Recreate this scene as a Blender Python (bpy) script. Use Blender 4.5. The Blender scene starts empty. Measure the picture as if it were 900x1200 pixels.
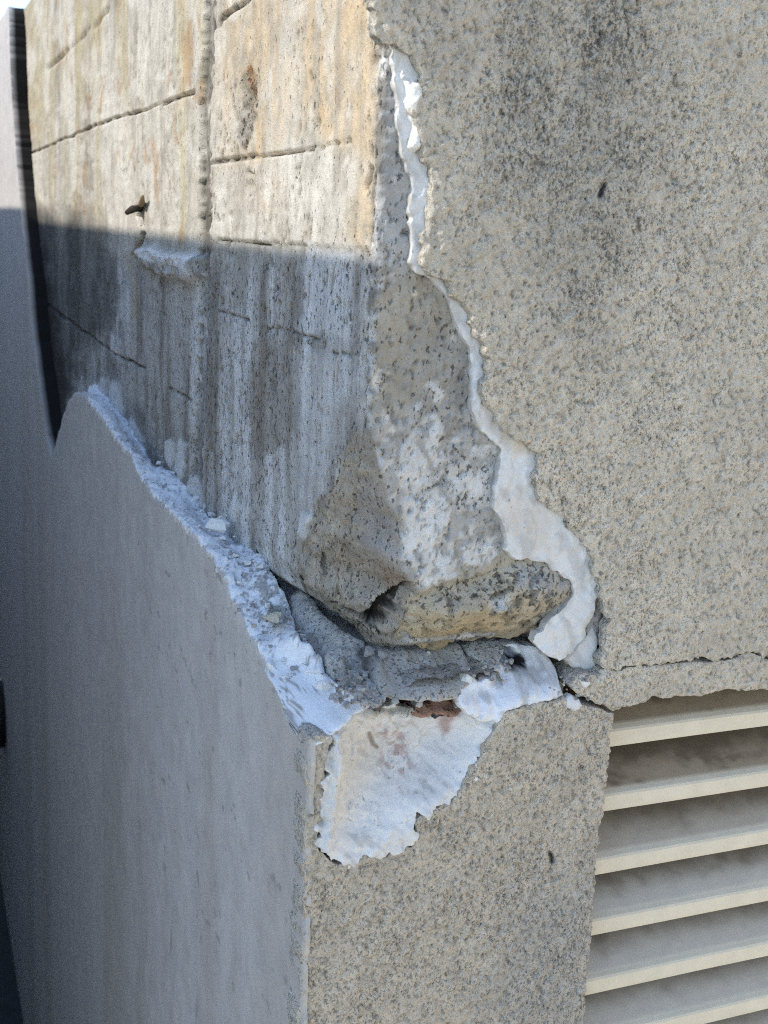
import bpy, math, random
import numpy as np
from mathutils import Matrix, Vector

random.seed(7)
scene = bpy.context.scene
COL = scene.collection

# ------------------------------------------------------------------ camera, world, sun, exposure
W0, H0, FPX = 900.0, 1200.0, 1403.2            # photograph size and focal length in its pixels
YAW, PITCH, ROLL = 0.38896, 0.23000, 0.04823
CAM_Z, CORNER_DIST = 1.70, 0.772               # metres

def cam_axes():
    cy, sy, cp, sp = math.cos(YAW), math.sin(YAW), math.cos(PITCH), math.sin(PITCH)
    fwd = np.array([sy*cp, cy*cp, -sp]); right = np.array([cy, -sy, 0.0])
    up = np.cross(right, fwd)
    cr, sr = math.cos(ROLL), math.sin(ROLL)
    return cr*right+sr*up, -sr*right+cr*up, fwd
AX, AY, AZ = cam_axes()
def ray(px, py):
    return AZ + AX*((px-W0/2)/FPX) - AY*((py-H0/2)/FPX)
_r = ray(362, 880)*CORNER_DIST
CAM = np.array([-_r[0], -_r[1], CAM_Z])

cam_d = bpy.data.cameras.new('camera'); cam = bpy.data.objects.new('camera', cam_d); COL.objects.link(cam)
cam.matrix_world = Matrix(((AX[0], AY[0], -AZ[0], CAM[0]), (AX[1], AY[1], -AZ[1], CAM[1]),
                           (AX[2], AY[2], -AZ[2], CAM[2]), (0, 0, 0, 1)))
cam_d.sensor_fit = 'HORIZONTAL'; cam_d.sensor_width = 36.0; cam_d.lens = FPX/W0*36.0
cam_d.clip_start = 0.02; cam_d.clip_end = 2000
cam_d.dof.use_dof = True; cam_d.dof.focus_distance = 0.95; cam_d.dof.aperture_fstop = 20.0
scene.camera = cam

SUN_EL, SUN_AZ = math.radians(38), math.radians(-84)     # azimuth from +Y towards +X
world = bpy.data.worlds.new('World'); scene.world = world; world.use_nodes = True
wn = world.node_tree.nodes; wl = world.node_tree.links
sky = wn.new('ShaderNodeTexSky'); sky.sky_type = 'NISHITA'; sky.sun_disc = False
sky.sun_elevation = SUN_EL; sky.sun_rotation = SUN_AZ
sky.air_density = 1.0; sky.dust_density = 0.2; sky.ozone_density = 1.4
bg = wn['Background']; bg.inputs['Strength'].default_value = 0.15
wl.new(sky.outputs[0], bg.inputs['Color'])
sd_ = bpy.data.lights.new('sun', 'SUN'); sun = bpy.data.objects.new('sun', sd_); COL.objects.link(sun)
sd_.energy = 2.0; sd_.angle = math.radians(0.5); sd_.color = (1.0, 0.93, 0.82)
SUN_DIR = Vector((math.sin(SUN_AZ)*math.cos(SUN_EL), math.cos(SUN_AZ)*math.cos(SUN_EL), math.sin(SUN_EL)))
sun.rotation_euler = SUN_DIR.to_track_quat('Z', 'Y').to_euler()
sun.location = (-3, 0, 5)
scene.view_settings.view_transform = 'Standard'; scene.view_settings.look = 'None'
scene.view_settings.exposure = 1.17; scene.view_settings.gamma = 1.0
scene.view_settings.use_curve_mapping = False
scene.cycles.use_denoising = False             # keep the fine grain of the surfaces
scene.cycles.filter_width = 1.1; scene.cycles.diffuse_bounces = 3; scene.cycles.use_adaptive_sampling = False

# ------------------------------------------------------------------ numpy helpers
def hsh(ix, iy, seed):
    h = (ix.astype(np.int64)*374761393 + iy.astype(np.int64)*668265263 + seed*974711) & 0xffffffff
    h = ((h ^ (h >> 13))*1274126177) & 0xffffffff
    h = (h ^ (h >> 16)) & 0xffffffff
    return h/4294967295.0
def vn(x, y, seed=0):                           # value noise -1..1
    x = np.asarray(x, float); y = np.asarray(y, float)
    ix = np.floor(x); iy = np.floor(y); fx = x-ix; fy = y-iy
    fx = fx*fx*fx*(fx*(fx*6-15)+10); fy = fy*fy*fy*(fy*(fy*6-15)+10)
    a = hsh(ix, iy, seed); b = hsh(ix+1, iy, seed); c = hsh(ix, iy+1, seed); d = hsh(ix+1, iy+1, seed)
    return 2*((a*(1-fx)+b*fx)*(1-fy)+(c*(1-fx)+d*fx)*fy)-1
def fbm(x, y, o=4, seed=0, g=0.5):
    s = 0; a = 1; t = 0
    for k in range(o):
        ca, sa = math.cos(0.6*k), math.sin(0.6*k)
        f = 2.03**k
        s = s + a*vn((x*ca-y*sa)*f+17.3*k, (x*sa+y*ca)*f-9.1*k, seed+k); t += a; a *= g
    return s/t
def sstep(a, b, x):
    t = np.clip((x-a)/(b-a), 0, 1); return t*t*(3-2*t)
def lerp(a, b, t): return a+(b-a)*t
def mixc(c, k, m):                              # mix colour array c (n,3) to colour k by mask m
    return c+(np.array(k)-c)*m[:, None]

def L(px, py, d=0.0):
    r = ray(px, py); t = (d-CAM[0])/r[0]; return CAM+r*t
def F(px, py, d=0.0):
    r = ray(px, py); t = (d-CAM[1])/r[1]; return CAM+r*t
def T(px, py, z):
    r = ray(px, py); t = (z-CAM[2])/r[2]; return CAM+r*t
def project(P):
    q = P-CAM; zc = q@AZ
    return W0/2+FPX*(q@AX)/zc, H0/2-FPX*(q@AY)/zc

def seg_dist(x, y, pts, closed=True):
    d2 = np.full(x.shape, 1e18); n = len(pts)
    for i in range(n if closed else n-1):
        ax, ay = pts[i]; bx, by = pts[(i+1) % n]
        vx, vy = bx-ax, by-ay; l2 = vx*vx+vy*vy+1e-18
        t = np.clip(((x-ax)*vx+(y-ay)*vy)/l2, 0, 1)
        d2 = np.minimum(d2, (x-ax-t*vx)**2+(y-ay-t*vy)**2)
    return np.sqrt(d2)
def inside(x, y, pts):
    r = np.zeros(x.shape, bool); n = len(pts)
    for i in range(n):
        ax, ay = pts[i]; bx, by = pts[(i+1) % n]
        if ay == by: continue
        c = ((ay > y) != (by > y)) & (x < (bx-ax)*(y-ay)/(by-ay)+ax)
        r ^= c
    return r
def zone(px, py, pts, soft=6.0, warp=5.0, ws=18.0, seed=3):   # soft-edged region of wear or stain
    pts = np.array(pts, float)
    lo = pts.min(0)-soft*3-warp*2; hi = pts.max(0)+soft*3+warp*2
    m = np.zeros(px.shape); s = (px > lo[0]) & (px < hi[0]) & (py > lo[1]) & (py < hi[1])
    if not s.any(): return m
    x = px[s]; y = py[s]
    x = x+warp*fbm(px[s]/ws, py[s]/ws, 3, seed); y = y+warp*fbm(px[s]/ws, py[s]/ws, 3, seed+50)
    d = seg_dist(x, y, pts); d = np.where(inside(x, y, pts), d, -d)
    m[s] = sstep(-soft, soft, d); return m
def stroke(px, py, pts, w, warp=1.5, ws=14.0, seed=5):
    pts = np.array(pts, float); lo = pts.min(0)-w*4-warp*2; hi = pts.max(0)+w*4+warp*2
    m = np.zeros(px.shape); s = (px > lo[0]) & (px < hi[0]) & (py > lo[1]) & (py < hi[1])
    if not s.any(): return m
    x = px[s]+warp*fbm(px[s]/ws, py[s]/ws, 3, seed); y = py[s]+warp*fbm(px[s]/ws, py[s]/ws, 3, seed+9)
    d = seg_dist(x, y, pts, False); m[s] = 1-sstep(w*0.4, w, d); return m

# ------------------------------------------------------------------ materials
def masonry(name, fleck_scale=260., stretch=(1, 1, 0.5), rot=(0, 0.6, 0), fleck_dark=0.38, bump=0.5, dist=0.0015,
            grain=900., grain_amt=0.10, rough=0.92, thr=(0.74, 0.44), soft=0.07, blotch=0.10, squig=0):
    m = bpy.data.materials.new(name); m.use_nodes = True
    nt = m.node_tree; N = nt.nodes; K = nt.links; b = N['Principled BSDF']
    b.inputs['Roughness'].default_value = rough
    b.inputs['Specular IOR Level'].default_value = 0.25
    at = N.new('ShaderNodeAttribute'); at.attribute_name = 'Col'
    tc = N.new('ShaderNodeTexCoord')
    mp = N.new('ShaderNodeMapping'); mp.inputs['Rotation'].default_value = rot; mp.inputs['Scale'].default_value = stretch
    K.new(tc.outputs['Object'], mp.inputs['Vector'])
    def noise(vec, s, det, ro=0.6):
        n = N.new('ShaderNodeTexNoise'); n.inputs['Scale'].default_value = s; n.inputs['Detail'].default_value = det
        n.inputs['Roughness'].default_value = ro; K.new(vec, n.inputs['Vector']); return n.outputs['Fac']
    def math_(op, a, bb, c=None):
        n = N.new('ShaderNodeMath'); n.operation = op
        for i, v in enumerate((a, bb, c)):
            if v is None: continue
            if isinstance(v, (int, float)): n.inputs[i].default_value = v
            else: K.new(v, n.inputs[i])
        return n.outputs[0]
    def mrange(v, a, bb, c, d, smooth=False):
        n = N.new('ShaderNodeMapRange'); n.clamp = True
        if smooth: n.interpolation_type = 'SMOOTHSTEP'
        for i, q in enumerate((v, a, bb, c, d)):
            if isinstance(q, (int, float)): n.inputs[i].default_value = q
            else: K.new(q, n.inputs[i])
        return n.outputs[0]
    fn = noise(mp.outputs[0], fleck_scale, 4, 0.62)
    t0 = mrange(at.outputs['Alpha'], 0., 1., thr[0], thr[1])
    t1 = math_('ADD', t0, soft)
    fl = mrange(fn, t0, t1, 0., 1., True)                     # flecks: pits darkened for both dirt and their own shadow
    if squig:                                                 # fine wrinkles between the grains
        rn = noise(mp.outputs[0], fleck_scale*squig, 3, 0.55)
        rd = math_('ABSOLUTE', math_('SUBTRACT', rn, 0.5), None)
        w = math_('MULTIPLY', mrange(at.outputs['Alpha'], 0., 1., 0.004, 0.055), mrange(noise(tc.outputs['Object'], fleck_scale*0.33, 3), 0.36, 0.62, 0.0, 1.5))
        sq = math_('SUBTRACT', 1.0, mrange(rd, 0., w, 0., 1., True))
        fl = math_('MAXIMUM', fl, math_('MULTIPLY', math_('MULTIPLY', sq, 0.6), mrange(noise(mp.outputs[0], fleck_scale*1.9, 2), 0.42, 0.60, 0.0, 1.0)))
    gr = noise(tc.outputs['Object'], grain, 3)
    bl = noise(tc.outputs['Object'], 28., 4)
    g1 = mrange(gr, 0.3, 0.7, 1-grain_amt, 1+grain_amt)
    g2 = mrange(bl, 0.3, 0.7, 1-blotch, 1+blotch)
    g = math_('MULTIPLY', g1, g2)
    k = mrange(fl, 0., 1., 1., fleck_dark)
    g = math_('MULTIPLY', g, k)
    vm = N.new('ShaderNodeVectorMath'); vm.operation = 'SCALE'
    K.new(at.outputs['Color'], vm.inputs[0]); K.new(g, vm.inputs['Scale'])
    K.new(vm.outputs[0], b.inputs['Base Color'])
    h = math_('MULTIPLY_ADD', gr, 0.35, math_('MULTIPLY', fn, 0.6))
    h = math_('SUBTRACT', h, math_('MULTIPLY', fl, 0.8))
    bp = N.new('ShaderNodeBump'); bp.inputs['Strength'].default_value = bump; bp.inputs['Distance'].default_value = dist
    K.new(h, bp.inputs['Height']); K.new(bp.outputs[0], b.inputs['Normal'])
    return m
M_STUCCO = masonry('rough_render', 430, (1.0, 1.0, 0.6), (0, -0.45, 0), 0.52, 1.0, 0.0026, 1200, 0.18, soft=0.13, thr=(0.68, 0.50), squig=0.95)
M_SIDE = masonry('smooth_side_render', 300, (1, 0.5, 0.9), (0.2, 0, 0), 0.5, 0.3, 0.0012, 700, 0.05, thr=(0.82, 0.60), soft=0.08)
M_CONC = masonry('weathered_concrete', 330, (1, 1.0, 0.60), (0.12, 0, 0), 0.36, 0.9, 0.0025, 900, 0.13, thr=(0.70, 0.50))
M_CONCF = masonry('rough_concrete', 340, (1, 1, 0.9), (0, 0.5, 0), 0.40, 0.9, 0.0025, 900, 0.18, thr=(0.70, 0.46))
M_PLAST = masonry('white_undercoat_plaster', 340, (1, 1, 0.8), (0, 0.6, 0), 0.55, 0.45, 0.0018, 700, 0.05, thr=(0.82, 0.5), blotch=0.06)
M_MORT = masonry('grey_mortar', 380, (1, 1, 1), (0, 0, 0), 0.45, 0.9, 0.002, 1100, 0.22, thr=(0.70, 0.48))

# ------------------------------------------------------------------ object helpers
def tag(o, label=None, cat=None, group=None, kind=None):
    for k, v in (('label', label), ('category', cat), ('group', group), ('kind', kind)):
        if v: o[k] = v
    return o
def empty(name, loc=(0, 0, 0)):
    o = bpy.data.objects.new(name, None); o.empty_display_size = 0.1; o.location = loc; COL.objects.link(o); return o
def mesh_obj(name, V, faces, mat, parent=None, col=None, smooth=True, loc=(0, 0, 0)):
    me = bpy.data.meshes.new(name)
    V = np.asarray(V, np.float32); nv = len(V)
    if isinstance(faces, np.ndarray):
        nf, k = faces.shape
        me.vertices.add(nv); me.vertices.foreach_set('co', V.ravel())
        me.loops.add(nf*k); me.loops.foreach_set('vertex_index', faces.astype(np.int32).ravel())
        me.polygons.add(nf); me.polygons.foreach_set('loop_start', np.arange(0, nf*k, k, dtype=np.int32))
        me.polygons.foreach_set('loop_total', np.full(nf, k, np.int32))
        me.update(calc_edges=True); me.validate()
    else:
        me.from_pydata([tuple(map(float, v)) for v in V], [], faces)
    if col is not None:
        a = me.attributes.new('Col', 'FLOAT_COLOR', 'POINT'); a.data.foreach_set('color', np.asarray(col, np.float32).ravel())
    me.polygons.foreach_set('use_smooth', np.full(len(me.polygons), smooth, bool))
    me.materials.append(mat)
    o = bpy.data.objects.new(name, me); COL.objects.link(o); o.location = loc
    if parent is not None: o.parent = parent
    return o
def box_vf(x0, x1, y0, y1, z0, z1):
    v = [(x0, y0, z0), (x1, y0, z0), (x1, y1, z0), (x0, y1, z0), (x0, y0, z1), (x1, y0, z1), (x1, y1, z1), (x0, y1, z1)]
    f = [(3, 2, 1, 0), (4, 5, 6, 7), (0, 1, 5, 4), (1, 2, 6, 5), (2, 3, 7, 6), (3, 0, 4, 7)]
    return v, f

FACE = {'front': (0, 2, 1), 'left': (1, 2, 0), 'top': (0, 1, 2)}
def to_uvd(face, P):
    iu, iv, iw = FACE[face]; P = np.asarray(P)
    return np.stack([P[..., iu], P[..., iv], -P[..., iw] if face == 'top' else P[..., iw]], -1)
def to_xyz(face, u, v, d):
    out = np.zeros(u.shape+(3,)); iu, iv, iw = FACE[face]
    out[..., iu] = u; out[..., iv] = v; out[..., iw] = -d if face == 'top' else d
    return out

class Ctx: pass
def coat(name, face, pts, cell, thick, mat, parent, col, jag=0.0012, jagf=180., noise=((0.0006, 160.),), rnd=0.002, rk=1.0,
         ctrl=None, prof=None, edge_col=(0.5, 0.47, 0.42), gu=None, gv=None, seed=0, fleck=0.2, dens=None, under=0.25, edge_fleck=0.5):
    """A layer with a traced outline: rough outer face at its own depth, broken edge of real thickness."""
    P = to_uvd(face, np.array(pts)); cu, cv = (cell, cell) if np.isscalar(cell) else cell
    step = dens or 1.3*min(cu, cv)
    out = []
    for i in range(len(P)):                                   # densify and roughen the outline
        a, b = P[i], P[(i+1) % len(P)]; ln = np.hypot(*(b-a)[:2]); n = max(1, min(400, int(ln/step)))
        t = np.arange(n)/n; q = a+(b-a)*t[:, None]
        nrm = np.array([-(b-a)[1], (b-a)[0]])/(ln+1e-9)
        w = np.minimum(1, np.minimum(t, 1-t)*ln/0.004)*0.6+0.4
        j = jag*w*(fbm(q[:, 0]*jagf, q[:, 1]*jagf, 3, seed+11)*1.6+0.5*fbm(q[:, 0]*jagf*.25, q[:, 1]*jagf*.25, 2, seed+31))
        q[:, 0] += nrm[0]*j; q[:, 1] += nrm[1]*j; out.append(q)
    O = np.concatenate(out); lo = O.min(0)-2*max(cu, cv); hi = O.max(0)+2*max(cu, cv)
    if gu is None: gu = np.arange(lo[0], hi[0]+cu, cu)
    else: gu = gu[(gu > lo[0]) & (gu < hi[0])]
    if gv is None: gv = np.arange(lo[1], hi[1]+cv, cv)
    else: gv = gv[(gv > lo[1]) & (gv < hi[1])]
    U, V = np.meshgrid(gu, gv); nv, nu = U.shape
    U = U.copy(); V = V.copy()
    big = 0.03; SD = np.full(U.shape, big); NX = U.copy(); NY = V.copy()
    m = len(O)
    for i in range(m):
        a = O[i]; b = O[(i+1) % m]
        i0 = np.searchsorted(gu, min(a[0], b[0])-big); i1 = np.searchsorted(gu, max(a[0], b[0])+big)
        j0 = np.searchsorted(gv, min(a[1], b[1])-big); j1 = np.searchsorted(gv, max(a[1], b[1])+big)
        if i1 <= i0 or j1 <= j0: continue
        x = U[j0:j1, i0:i1]; y = V[j0:j1, i0:i1]
        vx, vy = b[0]-a[0], b[1]-a[1]; l2 = vx*vx+vy*vy+1e-18
        t = np.clip(((x-a[0])*vx+(y-a[1])*vy)/l2, 0, 1); qx = a[0]+t*vx; qy = a[1]+t*vy
        d = np.hypot(x-qx, y-qy); s = d < SD[j0:j1, i0:i1]
        SD[j0:j1, i0:i1][s] = d[s]; NX[j0:j1, i0:i1][s] = qx[s]; NY[j0:j1, i0:i1][s] = qy[s]
    IN = np.zeros(U.shape, bool)
    ax, ay = O[:, 0], O[:, 1]; bx, by = np.roll(ax, -1), np.roll(ay, -1)
    for r in range(nv):
        y = gv[r]; c = (ay > y) != (by > y)
        if not c.any(): continue
        xs = np.sort((bx[c]-ax[c])*(y-ay[c])/(by[c]-ay[c])+ax[c])
        IN[r] = np.searchsorted(xs, gu) % 2 == 1
    lu = np.gradient(gu)[None, :]+0*U; lv = np.gradient(gv)[:, None]+0*U
    loc = np.maximum(lu, lv) if np.isscalar(cell) else np.sqrt(lu*lv)
    S = np.where(IN, SD, -SD)
    ok = S > -0.45*loc
    idx = np.arange(nv*nu).reshape(nv, nu)
    q = ok[:-1, :-1] & ok[1:, :-1] & ok[:-1, 1:] & ok[1:, 1:]
    nq = np.zeros((nv, nu), int)                              # every rim vertex is moved onto the outline
    for a_, b_ in ((0, 0), (0, 1), (1, 0), (1, 1)): nq[a_:nv-1+a_, b_:nu-1+b_] += q
    snap = ((nq > 0) & (nq < 4) & (SD < 3*loc)) | ((nq > 0) & (S < 0.3*loc))
    U[snap] = NX[snap]; V[snap] = NY[snap]; S = np.where(snap, 0, S)
    quads = np.stack([idx[:-1, :-1][q], idx[:-1, 1:][q], idx[1:, 1:][q], idx[1:, :-1][q]], -1)
    if len(quads) == 0: return None
    used, inv = np.unique(quads, return_inverse=True); quads = inv.reshape(-1, 4)
    u = U.ravel()[used]; v = V.ravel()[used]; s = np.maximum(S.ravel()[used], 0)
    # depth of the face
    C = P if ctrl is None else np.concatenate([P, to_uvd(face, np.array(ctrl))])
    if np.ptp(C[:, 2]) < 1e-9: d = np.full(u.shape, C[0, 2])
    elif ctrl is not None:                                    # smooth hollow or bulge through the given points
        Q = np.concatenate([O[::max(1, len(O)//110)], to_uvd(face, np.array(ctrl))]); k0 = Q[:, :2].mean(0); sc_ = 20.0
        q = (Q[:, :2]-k0)*sc_; n_ = len(q)
        def tps(r2): return r2*np.log(r2+1e-9)
        A_ = np.zeros((n_+3, n_+3)); A_[:n_, :n_] = tps(((q[:, None]-q[None])**2).sum(-1))+2e-3*np.eye(n_)
        A_[:n_, n_:] = np.c_[np.ones(n_), q]; A_[n_:, :n_] = A_[:n_, n_:].T
        w_ = np.linalg.solve(A_, np.r_[Q[:, 2], 0, 0, 0]); x_, y_ = (u-k0[0])*sc_, (v-k0[1])*sc_
        d = w_[n_]+w_[n_+1]*x_+w_[n_+2]*y_
        for i_ in range(n_): d = d+w_[i_]*tps((x_-q[i_, 0])**2+(y_-q[i_, 1])**2)
    else:
        num = np.zeros(u.shape); den = np.zeros(u.shape)
        Q = C if ctrl is None else np.concatenate([O[::max(1, len(O)//120)], to_uvd(face, np.array(ctrl))])
        if ctrl is None: Q = O[::max(1, len(O)//160)]
        for k in Q:
            w = 1/((u-k[0])**2+(v-k[1])**2+1e-7)**1.5; num += w*k[2]; den += w
        d = num/den
    if rnd > 0:
        e = np.clip(1-s/rnd, 0, 1); d = d+rnd*rk*(1-np.sqrt(np.maximum(0, 1-e*e)))
    for k, (am, fr) in enumerate(noise):
        d = d-am*fbm(u*fr, v*fr, 4, seed+100*k)
    if prof is not None: d = d-prof(u, v, s)
    X = to_xyz(face, u, v, d); px, py = project(X)
    c = Ctx(); c.u, c.v, c.s, c.d, c.px, c.py, c.n = u, v, s, d, px, py, len(u); c.fleck = np.full(len(u), fleck)
    c.rgb = np.tile(np.array(col if not callable(col) else (0.5, 0.5, 0.5)), (len(u), 1)).astype(float)
    if callable(col): col(c)
    RGBA = np.concatenate([np.clip(c.rgb, 0.003, 0.95), np.clip(c.fleck, 0, 1)[:, None]], 1)
    # broken edge
    e = np.concatenate([quads[:, [0, 1]], quads[:, [1, 2]], quads[:, [2, 3]], quads[:, [3, 0]]])
    key = np.sort(e, 1); kk = key[:, 0].astype(np.int64)*len(u)+key[:, 1]
    _, fi, cnt = np.unique(kk, return_index=True, return_counts=True)
    be = e[fi[cnt == 1]]
    bv = np.unique(be); mp = -np.ones(len(u), int); mp[bv] = np.arange(len(bv))
    rings = 3; Vs = [X]; Cs = [RGBA]; Fs = [quads]
    bu, bvv, bd = u[bv], v[bv], d[bv]; Vs.append(X[bv]); base = len(u)+np.arange(len(bv)); cnt0 = len(u)+len(bv)
    Cs.append(RGBA[bv])
    th = thick(u[bv], v[bv]) if callable(thick) else np.full(len(bv), thick)
    th = np.asarray(th); jmax = np.minimum(th, 0.008)
    for r in range(1, rings+1):
        am = jmax*under*(1 if r < rings else 0.5)
        jf = 0.9/np.maximum(th, 0.006)
        ju = am*fbm(bu*jf+r*0.35, bvv*jf, 2, seed); jv = am*fbm(bu*jf, bvv*jf+r*0.35, 2, seed+40)
        dd = bd+th*r/rings
        Vs.append(to_xyz(face, bu+ju, bvv+jv, dd))
        ec = (edge_col(u[bv], v[bv]) if callable(edge_col) else np.tile(np.array(edge_col), (len(bv), 1)))*(1+0.18*fbm(bu*300+r, bvv*300, 2, seed+60+r))[:, None]
        if r == 1 and not callable(edge_col): ec = 0.5*ec+0.5*RGBA[bv][:, :3]
        Cs.append(np.concatenate([np.clip(ec, 0.003, 0.95), np.full((len(bv), 1), edge_fleck)], 1))
        nb = cnt0+np.arange(len(bv))
        a0 = base[mp[be[:, 0]]]; a1 = base[mp[be[:, 1]]]
        Fs.append(np.stack([a1, a0, nb[mp[be[:, 0]]], nb[mp[be[:, 1]]]], -1))
        base = nb; cnt0 += len(bv)
    V3 = np.concatenate(Vs); FA = np.concatenate(Fs); CC = np.concatenate(Cs)
    if face == 'left': FA = FA[:, ::-1]
    return mesh_obj(name, V3, np.ascontiguousarray(FA), mat, parent, CC)

# ------------------------------------------------------------------ dimensions of the corner
TOPZ = float(L(40, 0, 0.04)[2])                # top of the wall
DF = 0.014; DL = float(F(436, 300, DF)[0])  # how far the concrete lies behind the two render faces
def zf(py, px=450): return float(F(px, py, 0.0)[2])
def ramp_axis(fine0, fine1, step, lo, hi):
    a = [fine0]
    g = step
    left = []
    x = fine0
    while x > lo: g *= 1.18; x -= g; left.append(max(x, lo))
    mid = list(np.arange(fine0, fine1, step)); g = step; right = []; x = fine1
    while x < hi: right.append(x); g *= 1.18; x += g
    return np.array(sorted(set(left+mid+right+[hi])))
GZ = -0.45                                     # ground level below the camera's storey
FX = ramp_axis(-0.004, 0.36, 0.0012, -0.01, 1.3)
FZ = ramp_axis(1.14, 1.90, 0.0012, GZ, TOPZ+.01)
yl = []
for p in np.arange(445, -14, -1.15):
    yl.append(float(L(p, 300, 0.0)[1]))
yl = [y for y in yl if y > -0.004]
LY = np.array(sorted(set(list(np.arange(-0.006, yl[0], 0.0016))+yl)))
LY = np.concatenate([LY, np.arange(LY[-1]+0.1, 7.2, 0.12)])
LZ = ramp_axis(1.08, TOPZ, 0.0026, GZ, TOPZ+.01)
XR, YB = 1.25, 7.0                             # how far the two walls are built

building = empty('building', (0, 0, 0))
tag(building, 'grey rendered building corner with render broken away from stained concrete pillar', 'building')

# ------------------------------------------------------------------ concrete pillar and wall (one mesh round the corner)
def build_pillar():
    ys = LY[LY > DF+0.0005]; xs = FX[FX > DL+0.0005]; zs = LZ[(LZ > 1.30) & (LZ < TOPZ)]
    zs = np.concatenate([[1.18, 1.24, 1.30], np.arange(1.302, 1.90, 0.0019), np.arange(1.902, TOPZ, 0.005), [TOPZ]])
    nl, nf_ = len(ys), len(xs)
    X0 = np.concatenate([np.full(nl, DL), [DL], xs]); Y0 = np.concatenate([ys[::-1], [DF], np.full(nf_, DF)])
    S0 = np.concatenate([-(ys[::-1]-DF), [0.0], xs-DL])
    S, Z = np.meshgrid(S0, zs); X = np.tile(X0, (len(zs), 1)); Y = np.tile(Y0, (len(zs), 1))
    # spalled corner low down
    zt, zb_ = zf(485), zf(660)
    k = np.clip((zt-Z)/(zt-zb_), 0, 1.3)*(1+0.10*fbm(Z*60, Z*0+3, 3, 8))
    k = np.maximum(k, 0.10+0.07*fbm(Z*90, Z*0+9, 3, 4))
    k = k*(1+0.22*fbm(S*38, Z*45, 4, 9))
    a, b = 0.032*k, 0.105*k
    wl_ = np.where(S < 0, -S/b, S/a); m = wl_ < 1
    t = np.where(S < 0, (1-wl_)/2, 1-(1-wl_)/2)
    X = np.where(m, DL+a*t, X); Y = np.where(m, DF+b*(1-t), Y)
    bev = np.clip(np.where(m, 1-np.abs(2*t-1), 0)*3, 0, 1)*np.clip((k-0.12)/0.2, 0, 1)
    P = np.stack([X, Y, Z], -1).reshape(-1, 3); px, py = project(P)
    s = S.ravel(); z = Z.ravel(); bev = bev.ravel(); left = s < 0
    N_ = np.stack([np.where(left, -1.0, 0), np.where(left, 0, -1.0), 0*s], -1)
    mm = m.ravel(); tm = sstep(0, 1, t.ravel())[:, None]; nb = np.array([[-1.0, 0, 0]])*(1-tm)+np.array([[0, -1.0, 0]])*tm; nb /= np.linalg.norm(nb, axis=1)[:, None]; N_[mm] = nb[mm]
    front = 1.0-left
    sw_ = 0.42*np.log1p(np.abs(s)/0.42)*np.sign(s)
    # relief ------------------------------------------------------
    h = 0.0005*fbm(s*18, z*18, 3, 20)*3+0.0006*fbm(s*220, z*160, 3, 21)
    h += front*(0.0014*fbm(s*90, z*90, 4, 22)+0.0016*fbm(s*280, z*280, 3, 26)-0.003*sstep(0.42, 0.58, fbm(s*210, z*190, 3, 27)))+bev*(0.004*fbm(s*40, z*40, 4, 23)+0.0015*fbm(s*150-z*90, z*150, 3, 24))
    h += np.exp(-(s/0.006)**2)*(0.0030*fbm(s*200, z*200, 3, 28)-0.001)
    lt = left*(1-bev)
    joint = stroke(px, py, [(250, -40), (247, 0), (243, 60), (240, 150), (240, 250), (238, 330), (236, 420), (232, 520), (228, 600)], 7.5, 2.6, 8.0)*lt
    jd = sstep(0.05, 0.6, joint)*np.where(py < 270, 1.0, 0.8); joint = jd*np.clip(0.85+0.9*fbm(s*60, z*16, 6, 30, 0.8), 0, 1)
    h -= 0.0045*jd+0.0015*joint
    lines = [([(30, 183), (70, 165), (105, 151)], 1.8), ([(100, 152), (140, 137), (165, 130)], 2.6), ([(165, 130), (195, 121)], 1.4), ([(195, 120), (226, 108)], 3.0),
             ([(55, 80), (90, 48), (140, 0), (160, -20)], 2.2), ([(246, 192), (270, 187), (300, 182)], 3.2), ([(300, 185), (330, 180), (410, 166)], 2.2),
             ([(255, 30), (262, 18), (278, 8), (300, -6)], 4.0),
             ([(38, 346), (70, 368), (105, 393)], 3.2), ([(105, 393), (140, 418), (170, 432)], 2.0), ([(255, 364), (290, 375)], 1.6), ([(308, 388), (315, 383), (345, 390), (371, 398)], 1.8), ([(385, 413), (415, 416)], 1.3),
             ([(200, 455), (225, 470)], 1.3), ([(246, 281), (300, 285), (370, 288), (436, 292)], 1.5)]
    ln = np.zeros(len(s))
    for p_, w_ in lines: ln = np.maximum(ln, stroke(px, py, p_, w_*0.9, 2.0, 7.0))
    ln *= lt*(0.5+0.5*sstep(-0.2, 0.2, fbm(s*60, z*90, 4, 34)+0.05))
    h -= 0.006*ln*(0.5+0.8*np.clip(0.5+fbm(s*30, z*30, 3, 33), 0, 1))
    step = sstep(0, 3, py-(281+(px-246)*0.057))*(px > 244)*lt
    h -= 0.0012*step
    ridge = zone(px, py, [(162, 292), (185, 290), (205, 298), (238, 300), (238, 322), (222, 331), (195, 322), (170, 310)], 5, 3)*lt
    h += ridge*(0.012+0.004*fbm(s*60, z*90, 3, 41))
    h += ridge*0.003*fbm(s*200, z*220, 3, 42)
    gash = np.maximum(stroke(px, py, [(158, 300), (164, 286), (168, 274)], 3.6, 1, 8), stroke(px, py, [(163, 252), (165, 262)], 3, 1))*lt
    h -= 0.014*gash
    slot = stroke(px, py, [(433, 197), (431, 210), (428, 221)], 3.2, 1, 8)*lt
    h -= 0.006*slot
    honey = zone(px, py, [(282, 100), (292, 78), (300, 85), (300, 120), (296, 160), (285, 182), (278, 160)], 4, 5, 10)*lt
    h -= honey*0.005*np.clip(0.5+fbm(s*150, z*120, 3, 44)*1.5, 0, 1)
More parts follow.
